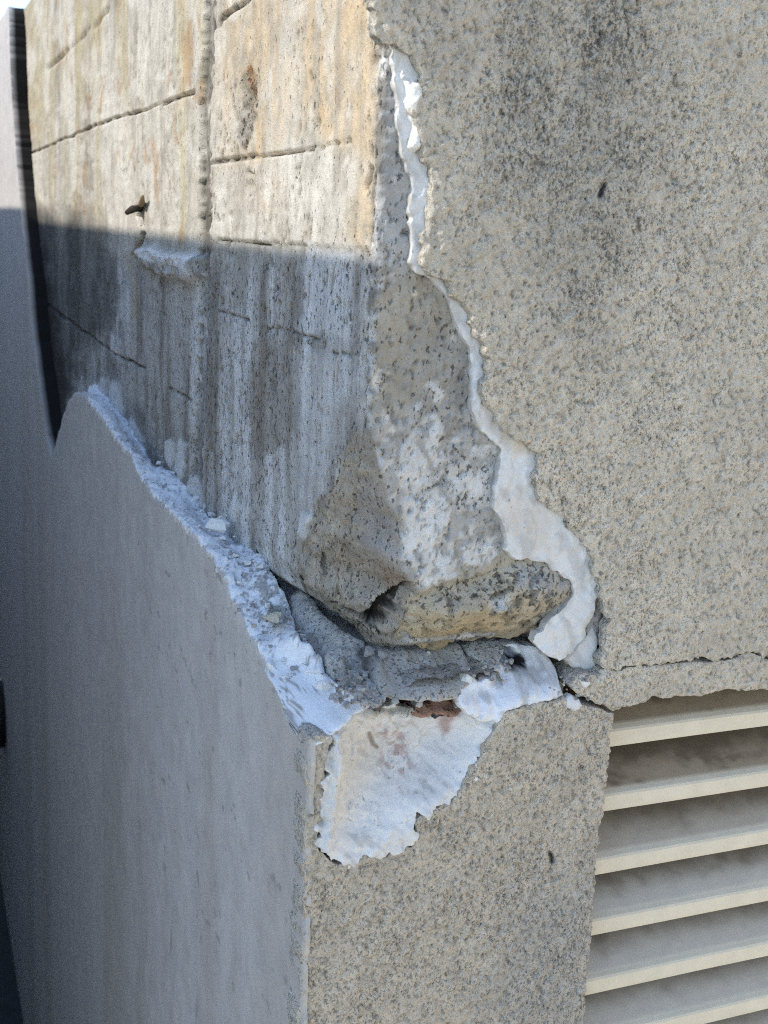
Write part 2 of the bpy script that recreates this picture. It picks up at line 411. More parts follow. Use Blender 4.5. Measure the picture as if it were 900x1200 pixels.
    honey2 = zone(px, py, [(290, 200), (297, 205), (299, 228), (293, 232), (288, 220)], 2, 2, 8)*lt
    h -= honey2*0.006
    skin = np.zeros(len(s))                                    # thin plaster film still stuck to the front face
    for pp in ([(470, 588), (482, 583), (497, 589), (520, 583), (527, 600), (518, 625), (514, 640), (521, 652), (536, 654), (537, 668), (528, 678), (518, 683), (500, 690), (494, 680), (484, 668), (474, 655), (472, 640), (474, 615)],
               [(462, 536), (470, 520), (478, 516), (490, 524), (500, 538), (496, 560), (510, 566), (490, 574), (466, 560)], [(500, 490), (512, 484), (520, 500), (516, 520), (524, 540), (510, 548), (500, 525), (494, 508)],
               [(530, 560), (560, 552), (575, 566), (570, 580), (540, 578)], [(540, 640), (575, 636), (585, 652), (560, 664), (542, 660)]):
        skin = np.maximum(skin, zone(px, py, pp, 1.6, 6, 9))
    skin *= front*sstep(-0.42, -0.30, fbm(s*170, z*170, 3, 57))*sstep(-0.55, -0.4, fbm(s*420, z*420, 2, 58))
    h += 0.0013*skin
    splash = np.zeros(len(s))                                  # lime splashed upwards from the side ledge
    for pp in ([(112, 470), (114, 452), (119, 442), (125, 446), (124, 462), (120, 474)], [(128, 478), (128, 460), (133, 446), (140, 458), (146, 480), (143, 496)], [(192, 530), (195, 516), (201, 513), (205, 520), (204, 540), (198, 550)],
               [(205, 552), (207, 530), (212, 512), (220, 520), (218, 545), (212, 570)], [(219, 572), (224, 556), (232, 570), (240, 596), (230, 592)], [(267, 624), (270, 596), (275, 578), (281, 590), (279, 608), (272, 626)],
               [(150, 500), (152, 486), (160, 500), (168, 520), (160, 516)], [(346, 640), (352, 600), (362, 606), (366, 640), (360, 668), (350, 660)]):
        splash = np.maximum(splash, zone(px, py, pp, 2.0, 2.5, 9))
    splash *= lt
    h += 0.0025*splash
    # foot of the pillar curls under towards the crack above the sill
    foot = np.interp(px, [0, 60, 92, 112, 150, 200, 235, 260, 300, 340, 380, 415, 440, 500, 560, 610, 640, 680, 900],
                     [640, 640, 600, 456, 490, 552, 595, 628, 650, 688, 722, 748, 757, 757, 750, 745, 738, 770, 770])
    dz = py-foot
    h -= np.where(left, 0.001+0.017*sstep(-0.25, -0.05, s), 0.018)*sstep(-26, 6, dz)+np.where(left, 0.002+0.028*sstep(-0.3, -0.08, s), 0.03)*sstep(4, 30, dz)
    cav = zone(px, py, [(424, 722), (440, 708), (456, 694), (470, 683), (482, 684), (480, 700), (466, 716), (450, 728), (434, 732)], 3, 2, 9)
    h -= 0.016*cav*(1+0.6*fbm(s*220, z*220, 3, 64))
    crk = np.maximum(stroke(px, py, [(380, 704), (400, 712), (420, 722), (428, 730), (440, 738), (452, 752)], 1.8, 2, 8), stroke(px, py, [(410, 740), (425, 730)], 1.2))
    h -= 0.006*crk
    h -= front*0.012*zone(px, py, [(484, 705), (510, 692), (560, 680), (600, 668), (650, 675), (660, 690), (640, 722), (600, 745), (500, 755), (470, 748)], 8, 3)
    lay = (1-np.abs(np.sin((py-0.45*px)*0.14+2*fbm(px/40, py/40, 3, 55))))*bev
    h += 0.0007*lay+bev*0.003*np.abs(fbm(s*55+z*30, z*80, 4, 62))
    pit = sstep(0.40, 0.55, fbm(sw_*300, z*95, 2, 60))
    pit = pit*lt*sstep(-0.3, 0.2, vn(s*14, z*9, 61))*np.where(px < 238, 0.4, 1.0)
    h -= 0.0030*pit
    P = P+N_*h[:, None]
    # colour ------------------------------------------------------
    c = np.tile(np.array([0.47, 0.435, 0.365]), (len(s), 1))
    sw = 0.42*np.log1p(np.abs(s)/0.42)*np.sign(s); st1 = fbm(sw*75, z*5.0, 4, 70); st2 = fbm(sw*28, z*1.6+4, 3, 71); mo = fbm(s*40, z*30, 4, 72)
    low = sstep(270, 330, py)
    tan = zone(px, py, [(250, -40), (445, -40), (450, 60), (440, 180), (434, 290), (415, 280), (405, 190), (360, 150), (335, 190), (325, 280), (258, 200)], 14, 14, 40)*lt
    c = mixc(c, (0.56, 0.425, 0.265), 0.85*tan*np.clip(0.75+0.8*mo+0.3*st2, 0.1, 1))
    pale = zone(px, py, [(130, 60), (170, -30), (235, -30), (232, 240), (120, 235)], 18, 12, 40)*lt
    c = mixc(c, (0.58, 0.55, 0.475), 0.7*pale)
    pale2 = zone(px, py, [(300, 190), (410, 175), (420, 200), (400, 275), (255, 275), (256, 205)], 12, 10, 30)*lt
    c = mixc(c, (0.57, 0.54, 0.48), 0.6*pale2)
    yel = zone(px, py, [(60, 20), (110, 0), (115, 110), (80, 120), (60, 80)], 12, 10, 30)*lt
    c = mixc(c, (0.44, 0.385, 0.25), 0.6*yel)
    c = mixc(c, (0.34, 0.31, 0.26), (0.55*sstep(0.05, 0.55, st1+0.5*mo)*lt*(1-low)))
    up_ = lt*(1-low)
    drip = sstep(0.10, 0.42, fbm(sw*110, z*4, 4, 74)+0.35*fbm(sw*20, z*12, 3, 75))
    up_ = up_*np.where(px > 243, 0.55, 1.0)
    c = mixc(c, (0.27, 0.235, 0.175), 0.5*up_*drip)
    c = mixc(c, (0.36, 0.325, 0.265), 0.6*lt*(1-low)*sstep(0.12, 0.40, fbm(sw*130, z*70, 5, 79)))
    c = mixc(c, (0.63, 0.60, 0.53), 0.5*lt*(1-low)*sstep(0.10, 0.40, fbm(sw*60, z*40, 5, 83)))
    c = mixc(c, (0.46, 0.385, 0.20), 0.45*up_*(px < 240)*sstep(0.05, 0.4, fbm(sw*60+5, z*2, 3, 76)))
    c = mixc(c, (0.64, 0.61, 0.54), 0.6*up_*sstep(0.08, 0.4, fbm(sw*40, z*9, 4, 77)))
    c = mixc(c, (0.40, 0.22, 0.08), 0.5*up_*sstep(0.38, 0.6, fbm(sw*70, z*22, 3, 78)))
    # below the old form line: greyer tone painted for the shaded part, lime and dirty runs
    c = mixc(c, (0.43, 0.42, 0.405), 0.8*low*lt)
    c = mixc(c, (0.66, 0.66, 0.655), low*lt*0.8*sstep(0.0, 0.35, st1*0.6+st2*0.6))
    c = mixc(c, (0.20, 0.175, 0.145), low*lt*0.75*sstep(0.08, 0.42, -st1*0.7-st2*0.5+0.15*mo))
    lime = zone(px, py, [(340, 400), (420, 410), (428, 470), (385, 550), (375, 600), (362, 660), (345, 640), (345, 560)], 12, 9, 26)*lt
    c = mixc(c, (0.66, 0.665, 0.67), 0.7*lime*(0.6+0.4*sstep(-0.2, 0.3, st1)))
    lime2 = zone(px, py, [(360, 292), (412, 295), (408, 400), (350, 390)], 9, 8, 24)*lt
    c = mixc(c, (0.64, 0.645, 0.65), 0.65*lime2)
    for pl_, k_ in (([(300, 398), (338, 400), (335, 520), (300, 540), (285, 480)], .7), ([(262, 290), (292, 292), (288, 360), (268, 360)], .45), ([(322, 300), (342, 300), (338, 400), (318, 395)], .4),
                    ([(395, 480), (432, 430), (436, 500), (380, 560)], .45)):
        c = mixc(c, (0.24, 0.21, 0.175), k_*zone(px, py, pl_, 8, 9, 18)*lt)
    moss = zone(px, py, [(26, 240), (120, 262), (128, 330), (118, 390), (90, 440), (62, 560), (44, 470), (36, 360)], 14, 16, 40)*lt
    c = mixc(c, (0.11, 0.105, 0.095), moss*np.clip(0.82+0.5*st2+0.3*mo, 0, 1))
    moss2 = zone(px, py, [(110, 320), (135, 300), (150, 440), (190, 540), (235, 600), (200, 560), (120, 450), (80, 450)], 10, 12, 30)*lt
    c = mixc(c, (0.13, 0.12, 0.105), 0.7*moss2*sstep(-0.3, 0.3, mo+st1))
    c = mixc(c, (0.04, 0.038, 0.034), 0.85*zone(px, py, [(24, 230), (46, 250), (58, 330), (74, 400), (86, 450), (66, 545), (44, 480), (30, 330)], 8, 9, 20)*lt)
    rust = np.clip(stroke(px, py, [(292, 82), (294, 100), (295, 108)], 5, 3, 9)+stroke(px, py, [(296, 205), (296, 226)], 4, 2, 9)*0.9+0.5*stroke(px, py, [(214, -10), (213, 18)], 4, 2), 0, 1)*lt
    c = mixc(c, (0.36, 0.17, 0.06), 0.8*rust*sstep(-0.5, 0.4, fbm(s*200, z*200, 2, 80)))
    c = mixc(c, (0.42, 0.34, 0.24), 0.5*stroke(px, py, [(150, 300), (158, 345), (157, 370)], 7, 3)*lt)
    c = mixc(c, (0.15, 0.13, 0.105), 0.75*pit)
    dirt = np.clip(0.95*joint*sstep(-0.6, 0.0, fbm(s*90, z*60, 3, 81)+0.2)+0.85*ln+0.95*gash+0.8*slot+0.45*honey, 0, 1)
    c = mixc(c, (0.075, 0.068, 0.058), dirt)
    c = mixc(c, (0.72, 0.72, 0.72), ridge*zone(px, py, [(170, 290), (238, 298), (225, 312), (195, 309), (172, 302)], 3, 4, 10)*lt)
    # front face of the pillar
    fr = front*(1-bev)
    c = mixc(c, (0.40, 0.385, 0.36), fr)
    brown = zone(px, py, [(440, 325), (490, 320), (530, 350), (548, 420), (548, 470), (500, 480), (440, 480)], 14, 14, 30)*fr
    c = mixc(c, (0.36, 0.325, 0.265), 0.85*brown)
    gm = zone(px, py, [(490, 390), (545, 380), (552, 480), (500, 500), (470, 450)], 14, 14, 30)*fr
    c = mixc(c, (0.33, 0.315, 0.29), 0.7*gm)
    f1 = fbm(s*140, z*140, 4, 90); f2 = fbm(s*45, z*45, 3, 91)
    c = mixc(c, (0.60, 0.59, 0.565), fr*0.75*sstep(0.05, 0.25, f1+0.6*f2-0.30+0.36*sstep(455, 540, py)*(1-sstep(690, 720, py))))
    c = mixc(c, (0.22, 0.20, 0.17), fr*0.6*sstep(0.25, 0.5, fbm(s*190, z*190, 3, 92)))
    top = zone(px, py, [(445, 40), (470, 40), (486, 240), (480, 312), (436, 320)], 6, 6, 20)*fr
    c = mixc(c, (0.44, 0.43, 0.415), 0.7*top)
    yl_ = zone(px, py, [(470, 690), (520, 678), (600, 648), (660, 662), (676, 690), (640, 740), (500, 760), (450, 756)], 10, 12, 22)*front
    c = mixc(c, (0.42, 0.37, 0.28), 0.8*yl_)
    c = mixc(c, (0.63, 0.62, 0.60), 0.95*skin); c = mixc(c, (0.62, 0.62, 0.615), 0.9*splash)
    edge = np.exp(-(s/0.005)**2)*(1-bev)
    c = mixc(c, (0.68, 0.66, 0.62), 0.8*edge*sstep(0.1, 0.4, fbm(s*150, z*130, 3, 93)-0.25+0.4*sstep(300, 420, py)))
    c = mixc(c, (0.20, 0.18, 0.15), 0.85*np.exp(-((s-0.002)/0.005)**2)*(1-bev)*sstep(0.0, 0.3, -fbm(s*150, z*130, 3, 93)+0.15*(1-sstep(200, 320, py))))
    # spalled chunk
    bc = np.clip(sstep(0.0, 0.5, bev)*(0.75+0.7*fbm(s*60, z*60, 4, 96)), 0, 1)
    c = mixc(c, (0.31, 0.275, 0.23), bc)
    c = mixc(c, (0.42, 0.36, 0.285), bev*0.7*sstep(-0.1, 0.5, lay-0.4+0.5*mo))
    c = mixc(c, (0.33, 0.315, 0.305), bev*0.7*zone(px, py, [(410, 560), (450, 570), (475, 640), (470, 690), (430, 640)], 14, 12, 24))
    CAV_SHADE = 0.95*sstep(0.1, 0.5, cav)*sstep(-0.75, -0.25, fbm(s*300, z*300, 2, 63))  # shade inside the cavity, painted near-black
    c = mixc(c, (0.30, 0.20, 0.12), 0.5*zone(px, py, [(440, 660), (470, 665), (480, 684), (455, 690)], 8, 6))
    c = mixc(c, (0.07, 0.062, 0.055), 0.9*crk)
    c = mixc(c, (0.03, 0.026, 0.022), CAV_SHADE)
    c *= (1+0.16*fbm(s*110, z*90, 3, 95)[:, None])
    fl = 0.35+0.25*low*lt+0.15*fr+0.2*bev+0.35*honey+0.3*f2*fr
    fl = np.clip(fl, 0, 1)-0.2*lime-0.4*skin-0.4*splash
    nz, ns = Z.shape; idx = np.arange(nz*ns).reshape(nz, ns)
    q = np.stack([idx[:-1, :-1].ravel(), idx[:-1, 1:].ravel(), idx[1:, 1:].ravel(), idx[1:, :-1].ravel()], -1)
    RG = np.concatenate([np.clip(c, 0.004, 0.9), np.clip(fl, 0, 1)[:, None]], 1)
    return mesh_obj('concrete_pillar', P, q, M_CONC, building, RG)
pillar = build_pillar()
pillar['label'] = 'board-marked concrete stained with rust, lime and dirt'

# plain body of the wall behind the layers (with the vent opening left out)
OPX = float(F(716, 840, 0.0)[0]); OPZ = float(F(760, 822, 0.0)[2])
def core_box(name, *b):
    v, f = box_vf(*b)
    col = np.tile(np.array([0.3, 0.28, 0.25, 0.4]), (8, 1)); return mesh_obj(name, v, f, M_MORT, building, col, smooth=False)
BK = 0.085
core_box('wall_core', BK, OPX-0.02, BK, YB, GZ, OPZ+0.03)
core_box('wall_core', OPX-0.02, XR, 0.16, YB, GZ, OPZ+0.03)
core_box('wall_core', BK, XR, BK, YB, OPZ+0.03, TOPZ-0.004)
core_box('wall_core', 0.0125, OPX-0.012, 0.048, BK-0.001, GZ, zf(850))
core_box('wall_core', DL+0.012, BK-0.001, BK, YB, GZ, float(L(360, 868, 0)[2])-0.03)

# ------------------------------------------------------------------ rough render on the front
def stucco_col(c):
    u, v, px, py = c.u, c.v, c.px, c.py
    big = fbm(u*9, v*9, 4, 200); mid = fbm(u*45, v*45, 4, 201)
    c.rgb[:] = (0.625, 0.56, 0.46)
    c.rgb *= (1+0.10*big+0.07*mid)[:, None]
    st = zone(px, py, [(570, -60), (780, -60), (800, 120), (770, 260), (700, 420), (620, 380), (560, 200)], 60, 40, 90)
    st = st*np.clip(0.75+0.7*fbm(u*34, v*5, 4, 205)+0.25*mid, 0, 1.2)
    c.rgb = mixc(c.rgb, (0.42, 0.39, 0.335), 0.75*np.clip(st, 0, 1))
    gr = zone(px, py, [(440, -40), (560, -40), (600, 60), (520, 120), (490, 60)], 20, 12, 30)
    c.rgb = mixc(c.rgb, (0.49, 0.44, 0.37), 0.6*gr)
    lowl = zone(px, py, [(340, 900), (720, 820), (700, 1230), (340, 1230)], 30, 10)
    c.rgb = mixc(c.rgb, (0.54, 0.475, 0.385), 0.7*lowl)
    c.rgb = mixc(c.rgb, (0.42, 0.40, 0.365), 0.6*zone(px, py, [(600, 1050), (720, 1000), (700, 1230), (560, 1230)], 40, 20))
    fine = fbm(u*420*0.8+v*180, v*190-u*90, 3, 203)
    c.rgb *= (1+0.10*fine)[:, None]
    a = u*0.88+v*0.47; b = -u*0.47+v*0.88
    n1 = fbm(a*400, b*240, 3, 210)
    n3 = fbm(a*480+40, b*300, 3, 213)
    c.rgb *= (1-0.25*sstep(0.05, 0.55, -n1)*(0.6+0.6*st)-0.16*sstep(0.26, 0.55, n3))[:, None]  # pits darkened for dirt and for shade the flat light leaves out
    hole = np.maximum(stroke(px, py, [(709, 216), (703, 230)], 3.6, 0.4), stroke(px, py, [(645, 1000), (647, 1010)], 3.5, 1))
    c.rgb = mixc(c.rgb, (0.035, 0.03, 0.03), hole)  # small holes: inner shade painted dark over shallow relief
    scr = np.maximum(stroke(px, py, [(748, 255), (749, 270)], 3, 1), stroke(px, py, [(518, 10), (524, 15)], 3, 1))
    c.rgb = mixc(c.rgb, (0.10, 0.09, 0.08), 0.8*scr)
    crack = stroke(px, py, [(630, 560), (645, 572), (655, 592)], 1.2, 3, 9)
    c.rgb = mixc(c.rgb, (0.15, 0.14, 0.12), 0.6*crack)
    c.fleck = 0.06+0.50*st+0.45*big+0.50*mid-0.10*gr+0.10*lowl
def stucco_prof(u, v, s):
    a = u*0.88+v*0.47; b = -u*0.47+v*0.88
    n1 = fbm(a*400, b*240, 3, 210)
    n2 = fbm(u*120, v*120, 3, 211); n3 = fbm(a*480+40, b*300, 3, 213)
    X = to_xyz('front', u, v, 0*u); px, py = project(X)
    hole = np.maximum(stroke(px, py, [(709, 216), (703, 230)], 3.6, 0.4), stroke(px, py, [(645, 1000), (647, 1010)], 3.5, 1))
    return 0.0013*n1+0.0012*n2+0.0008*fbm(u*210, v*180, 2, 215)+0.0007*fbm(a*620, b*430, 2, 214)-0.0016*sstep(0.28, 0.55, n3)-0.003*hole+0.0014*fbm(u*14, v*14, 2, 212)
KW = dict(gu=FX, gv=FZ, noise=((0.0004, 500.),), prof=stucco_prof, rnd=0.0012, rk=0.8)
def W(face, *p): return np.array(p)
up = [F(400, -10)*0+np.array([F(437, -40)[0], 0, TOPZ]), F(437, -10), F(438, 5), F(441, 20), F(442, 42), F(449, 53), F(462, 52), F(472, 56), F(485, 63), F(490, 80), F(493, 97), F(492, 112), F(487, 125), F(488, 138), F(491, 150), F(494, 168), F(493, 178),
      F(500, 184), F(503, 203), F(506, 215), F(505, 235), F(501, 255), F(503, 262), F(497, 273), F(493, 285), F(495, 298), F(496, 312), F(507, 322),
      F(520, 327), F(532, 338), F(543, 352), F(553, 368), F(556, 384), F(566, 402), F(573, 420), F(570, 440), F(567, 452), F(564, 463), F(572, 480), F(583, 495), F(596, 508),
      F(605, 515), F(616, 516), F(627, 528), F(631, 545), F(629, 572), F(640, 590), F(655, 600), F(668, 608), F(677, 622), F(686, 634), F(696, 645), F(699, 660), F(702, 682),
      F(704, 700), F(710, 716), F(711, 735), F(709, 760), F(708, 783), F(722, 784), F(740, 780), F(760, 778.5), F(780, 777), F(800, 775.5), F(830, 774.5), F(850, 773), F(866, 767), F(876, 763), F(888, 766), F(905, 772), F(960, 770),
      np.array([XR, 0, F(960, 770)[2]+0.01]), np.array([XR, 0, TOPZ])]
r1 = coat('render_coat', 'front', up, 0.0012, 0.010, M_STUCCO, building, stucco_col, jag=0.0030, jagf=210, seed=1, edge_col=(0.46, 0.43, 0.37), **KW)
r1['label'] = 'upper front render with its broken left edge and dark rain stain'
lint = [F(709, 786), F(722, 787), F(740, 783), F(760, 781.5), F(780, 780), F(800, 778), F(830, 777), F(851, 775.5), F(867, 770), F(877, 766), F(888, 769), F(905, 775), F(960, 773),
        np.array([XR, 0, F(960, 773)[2]+0.01]), np.array([XR, 0, F(960, 803)[2]+0.01]), F(960, 803), F(900, 809), F(875, 810), F(855, 808), F(840, 812), F(825, 817), F(805, 816), F(790, 819), F(778, 820), F(768, 817), F(755, 824), F(742, 827), F(730, 829), F(720, 833),
        F(708, 828), F(694, 821), F(676, 812), F(671, 805), F(676, 795), F(688, 790), F(700, 791)]
KL = dict(KW); KL['rnd'] = 0.002
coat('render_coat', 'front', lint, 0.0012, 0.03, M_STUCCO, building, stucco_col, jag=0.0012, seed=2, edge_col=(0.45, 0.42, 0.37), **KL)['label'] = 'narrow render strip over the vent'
pier = [np.array([-0.0006, 0, GZ]), np.array([-0.0006, 0, F(362, 880)[2]]), F(363, 867), F(378, 863), F(390, 861), F(385, 890), F(379, 930), F(374, 970), F(373, 988), F(381, 1004), F(392, 1012), F(402, 1013), F(415, 1009), F(430, 1003), F(440, 1002), F(452, 1006), F(465, 999), F(484, 994),
        F(487, 978), F(486, 962), F(500, 952), F(512, 947), F(528, 941), F(537, 928), F(546, 914), F(558, 893), F(572, 868), F(584, 849), F(591, 836), F(606, 830), F(622, 827), F(645, 821), F(662, 818), F(680, 826), F(700, 831), F(719, 836), F(716, 855),
        F(715, 878), F(711, 905), F(708, 930), F(705, 960), F(702, 985), F(699, 1020), F(697, 1048), F(694, 1090), F(690, 1125), F(688, 1160), F(683, 1200), F(682, 1240), np.array([F(682, 1240)[0]-0.002, 0, GZ])]
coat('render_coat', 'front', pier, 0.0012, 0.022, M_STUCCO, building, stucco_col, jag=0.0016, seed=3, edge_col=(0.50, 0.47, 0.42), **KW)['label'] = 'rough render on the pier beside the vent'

# ------------------------------------------------------------------ smoother render on the side wall
def side_col(c):
    u, v = c.u, c.v
    c.rgb[:] = (0.52, 0.495, 0.475)
    s1 = fbm(u*9, v*0.7, 3, 300); s2 = fbm(u*30, v*10, 4, 301)
    c.rgb *= (1+0.05*s1+0.05*s2+0.05*fbm(u*70, v*70, 3, 305))[:, None]
    c.rgb = mixc(c.rgb, (0.40, 0.365, 0.32), 0.5*sstep(0.05, 0.5, fbm(u*5+3, v*0.4, 3, 302)))
    c.fleck = 0.55+0.35*fbm(u*20, v*20, 3, 303)
    chp = sstep(0.54, 0.66, fbm(u*60, v*110, 3, 306))*(u < 0.6)
    c.rgb = mixc(c.rgb, (0.25, 0.24, 0.23), 0.6*chp)
    pk = zone(c.px, c.py, [(200, 640), (300, 860), (362, 880), (340, 840), (262, 690)], 12, 12)
    c.fleck += 0.3*pk
ledge_out = [(95, 459), (104, 470), (122, 492), (140, 520), (152, 532), (163, 556), (180, 580), (193, 592), (207, 606), (222, 622), (236, 636), (248, 652), (262, 672), (270, 694), (283, 722),
             (292, 742), (301, 757), (309, 770), (314, 788), (324, 808), (331, 824), (341, 846), (352, 860), (362, 868)]
side = [np.array([0, -0.0006, GZ]), np.array([0, YB, GZ]), np.array([0, YB, TOPZ+0.004]), L(9, 21), L(11, 60), L(13, 120), L(18, 190), L(24, 260), L(32, 330), L(38, 400), L(46, 460), L(53, 510), L(60, 536), L(64, 520), L(72, 490), L(80, 470), L(86, 460)]
side[3] = np.array([0, L(9, 21)[1], TOPZ+0.004])
side += [L(*p) for p in ledge_out]+[np.array([0, -0.0006, F(362, 880)[2]])]
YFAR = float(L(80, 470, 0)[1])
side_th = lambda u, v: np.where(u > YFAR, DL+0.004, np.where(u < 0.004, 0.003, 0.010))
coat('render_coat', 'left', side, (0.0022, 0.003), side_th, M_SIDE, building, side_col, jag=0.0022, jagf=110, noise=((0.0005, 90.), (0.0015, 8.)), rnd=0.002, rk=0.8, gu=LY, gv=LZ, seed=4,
     edge_col=lambda u, v: np.where((u > YFAR)[:, None], np.array([[0.012, 0.0115, 0.011]]), np.where((u < 0.004)[:, None], np.array([[0.46, 0.44, 0.40]]), np.array([[0.58, 0.575, 0.56]]))), edge_fleck=0.5)['label'] = 'smooth blue-grey render on the shaded side wall'  # far rim near-black: its shade and grime are put into the colour

# ------------------------------------------------------------------ white undercoat plaster
def white_col(c):
    u, v = c.u, c.v
    m = fbm(u*60, v*60, 4, 400)
    c.rgb[:] = (0.68, 0.675, 0.665); c.rgb *= (1+0.05*m)[:, None]
    c.rgb = mixc(c.rgb, (0.56, 0.49, 0.40), 0.5*zone(c.px, c.py, [(600, 580), (640, 600), (650, 640), (610, 650), (590, 610)], 14, 12))
    c.rgb = mixc(c.rgb, (0.52, 0.42, 0.28), 0.6*zone(c.px, c.py, [(596, 512), (618, 512), (628, 528), (604, 534)], 5, 4, 9))
    c.rgb = mixc(c.rgb, (0.48, 0.45, 0.40), 0.7*zone(c.px, c.py, [(566, 480), (600, 500), (596, 530), (570, 500)], 5, 4))
    c.rgb = mixc(c.rgb, (0.44, 0.42, 0.38), 0.6*(1-sstep(0.0, 0.005, c.s))*sstep(-0.2, 0.3, fbm(u*200, v*200, 3, 402)))
    c.rgb = mixc(c.rgb, (0.47, 0.46, 0.45), 0.6*sstep(0.12, 0.42, fbm(u*120+v*60, v*60, 4, 403)))
    c.fleck = 0.34+0.4*m
def white_prof(u, v, s): return 0.0010*sstep(0.0, 0.08, fbm(u*85, v*60, 3, 404))+0.0005*fbm(u*500+v*300, v*120, 3, 405)
pl = [(450, 30), (462, 56), (463, 80), (464, 110), (465, 150), (470, 172), (477, 190), (483, 212), (482, 235), (480, 262), (483, 285), (479, 306), (487, 319), (498, 322), (516, 336), (528, 356), (536, 380), (546, 400), (552, 425), (556, 445), (555, 465), (553, 478),
      (560, 498), (573, 512), (588, 527), (585, 548), (580, 575), (579, 598), (586, 607), (594, 628), (592, 645), (604, 652), (640, 660), (668, 678), (673, 694), (664, 712), (645, 728), (629, 743), (624, 752), (640, 766), (655, 775), (670, 766), (682, 750), (690, 728), (696, 706), (699, 690), (720, 680),
      (725, 640), (700, 610), (660, 560), (650, 520), (600, 470), (595, 400), (560, 330), (525, 280), (525, 150), (515, 60), (480, 30)]
coat('undercoat_plaster', 'front', [F(x, y, 0.0085) for x, y in pl], 0.0012, 0.008, M_PLAST, building, white_col, jag=0.0019, jagf=130, noise=((0.0012, 60.), (0.0007, 240.)), rnd=0.0006, rk=0.5, prof=white_prof, seed=5, edge_col=(0.44, 0.42, 0.39))
# sunlit ridge of plaster at the top
def lump_prof(u, v, s): return 0.010*np.sqrt(np.clip(s/0.006, 0, 1))+0.0034*fbm(u*300, v*260, 4, 420)
coat('undercoat_plaster', 'front', [F(x, y, 0.0080) for x, y in [(471, 80), (474, 92), (480, 95), (488, 97), (494, 104), (494, 118), (489, 128), (487, 140), (492, 150), (495, 166), (492, 178), (483, 180), (476, 173), (479, 160), (482, 148), (477, 134), (472, 120), (474, 105), (470, 92)]],
     0.0009, 0.003, M_PLAST, building, (0.78, 0.765, 0.72), jag=0.001, noise=((0.0004, 300.),), rnd=0.001, prof=lump_prof, seed=6, edge_col=(0.7, 0.69, 0.66), fleck=0.1)['label'] = 'crumbly white plaster catching the sun'
coat('undercoat_plaster', 'front', [F(x, y, 0.0125) for x, y in [(670, 782), (664, 772), (676, 758), (688, 742), (697, 733), (703, 748), (702, 768), (698, 782), (686, 788)]], 0.001, 0.006, M_PLAST, building, white_col, seed=7, jag=0.001)
coat('undercoat_plaster', 'front', [F(x, y, 0.001) for x, y in [(674, 796), (682, 793), (692, 794), (702, 791), (706, 796), (698, 803), (684, 806), (676, 805)]], 0.001, 0.006, M_PLAST, building, (0.66, 0.66, 0.66), seed=8, jag=0.001)
coat('undercoat_plaster', 'front', [F(x, y, -0.0015) for x, y in [(664, 822), (670, 816), (680, 820), (684, 828), (676, 834), (666, 830)]], 0.001, 0.006, M_PLAST, building, (0.66, 0.66, 0.67), seed=9, jag=0.0008)
# honeycombed yellowish foot of the pillar
def honey_col(c):
    m = fbm(c.u*70, c.v*70, 4, 440); m2 = fbm(c.u*170, c.v*170, 3, 441)
    c.rgb[:] = (0.43, 0.385, 0.305)
    lo_ = sstep(690, 740, c.py)
    c.rgb = mixc(c.rgb, (0.46, 0.37, 0.235), np.clip(lo_*0.8+0.1+0.6*m, 0, 1)*(1-sstep(600, 650, c.px)*0.7))
    c.rgb = mixc(c.rgb, (0.10, 0.09, 0.075), 0.8*sstep(0.18, 0.5, m2+0.25*m)*(1-0.6*lo_))
    c.rgb = mixc(c.rgb, (0.62, 0.61, 0.58), 0.85*zone(c.px, c.py, [(572, 702), (590, 698), (600, 706), (592, 718), (576, 716)], 4, 4, 9))
    c.rgb = mixc(c.rgb, (0.40, 0.39, 0.37), 0.7*zone(c.px, c.py, [(600, 655), (650, 660), (670, 690), (650, 705), (610, 690)], 12, 8))
    c.fleck = 0.6-0.25*lo_
def honey_prof(u, v, s):
    m2 = fbm(u*170, v*170, 3, 441)
    return 0.008*sstep(0, 0.02, s)+0.0030*(np.abs(fbm(u*60, v*75, 3, 446))*2-0.5)+0.0030*fbm(u*75, v*75, 4, 445)-0.0035*sstep(0.2, 0.5, m2)
hc = [(482, 700, .020), (500, 690, .018), (522, 682, .017), (545, 676, .017), (565, 666, .017), (585, 658, .016), (605, 652, .013), (632, 657, .011), (655, 668, .0095), (669, 684, .0095), (668, 698, .011), (657, 714, .015), (640, 729, .022), (625, 741, .029),
      (606, 748, .036), (580, 750, .040), (550, 752, .042), (525, 757, .044), (500, 758, .044), (478, 757, .042), (462, 752, .040), (468, 735, .032), (476, 716, .024)]
coat('concrete_foot', 'front', [F(*p) for p in hc], 0.0012, 0.02, M_CONCF, building, honey_col, jag=0.0040, jagf=120, noise=((0.0005, 300.),), rnd=0.001, prof=honey_prof, seed=30, edge_col=(0.36, 0.33, 0.27), ctrl=[F(560, 705, .011), F(610, 695, .009), F(520, 715, .016), F(580, 735, .029)])['label'] = 'honeycombed yellowish concrete at the foot of the pillar'

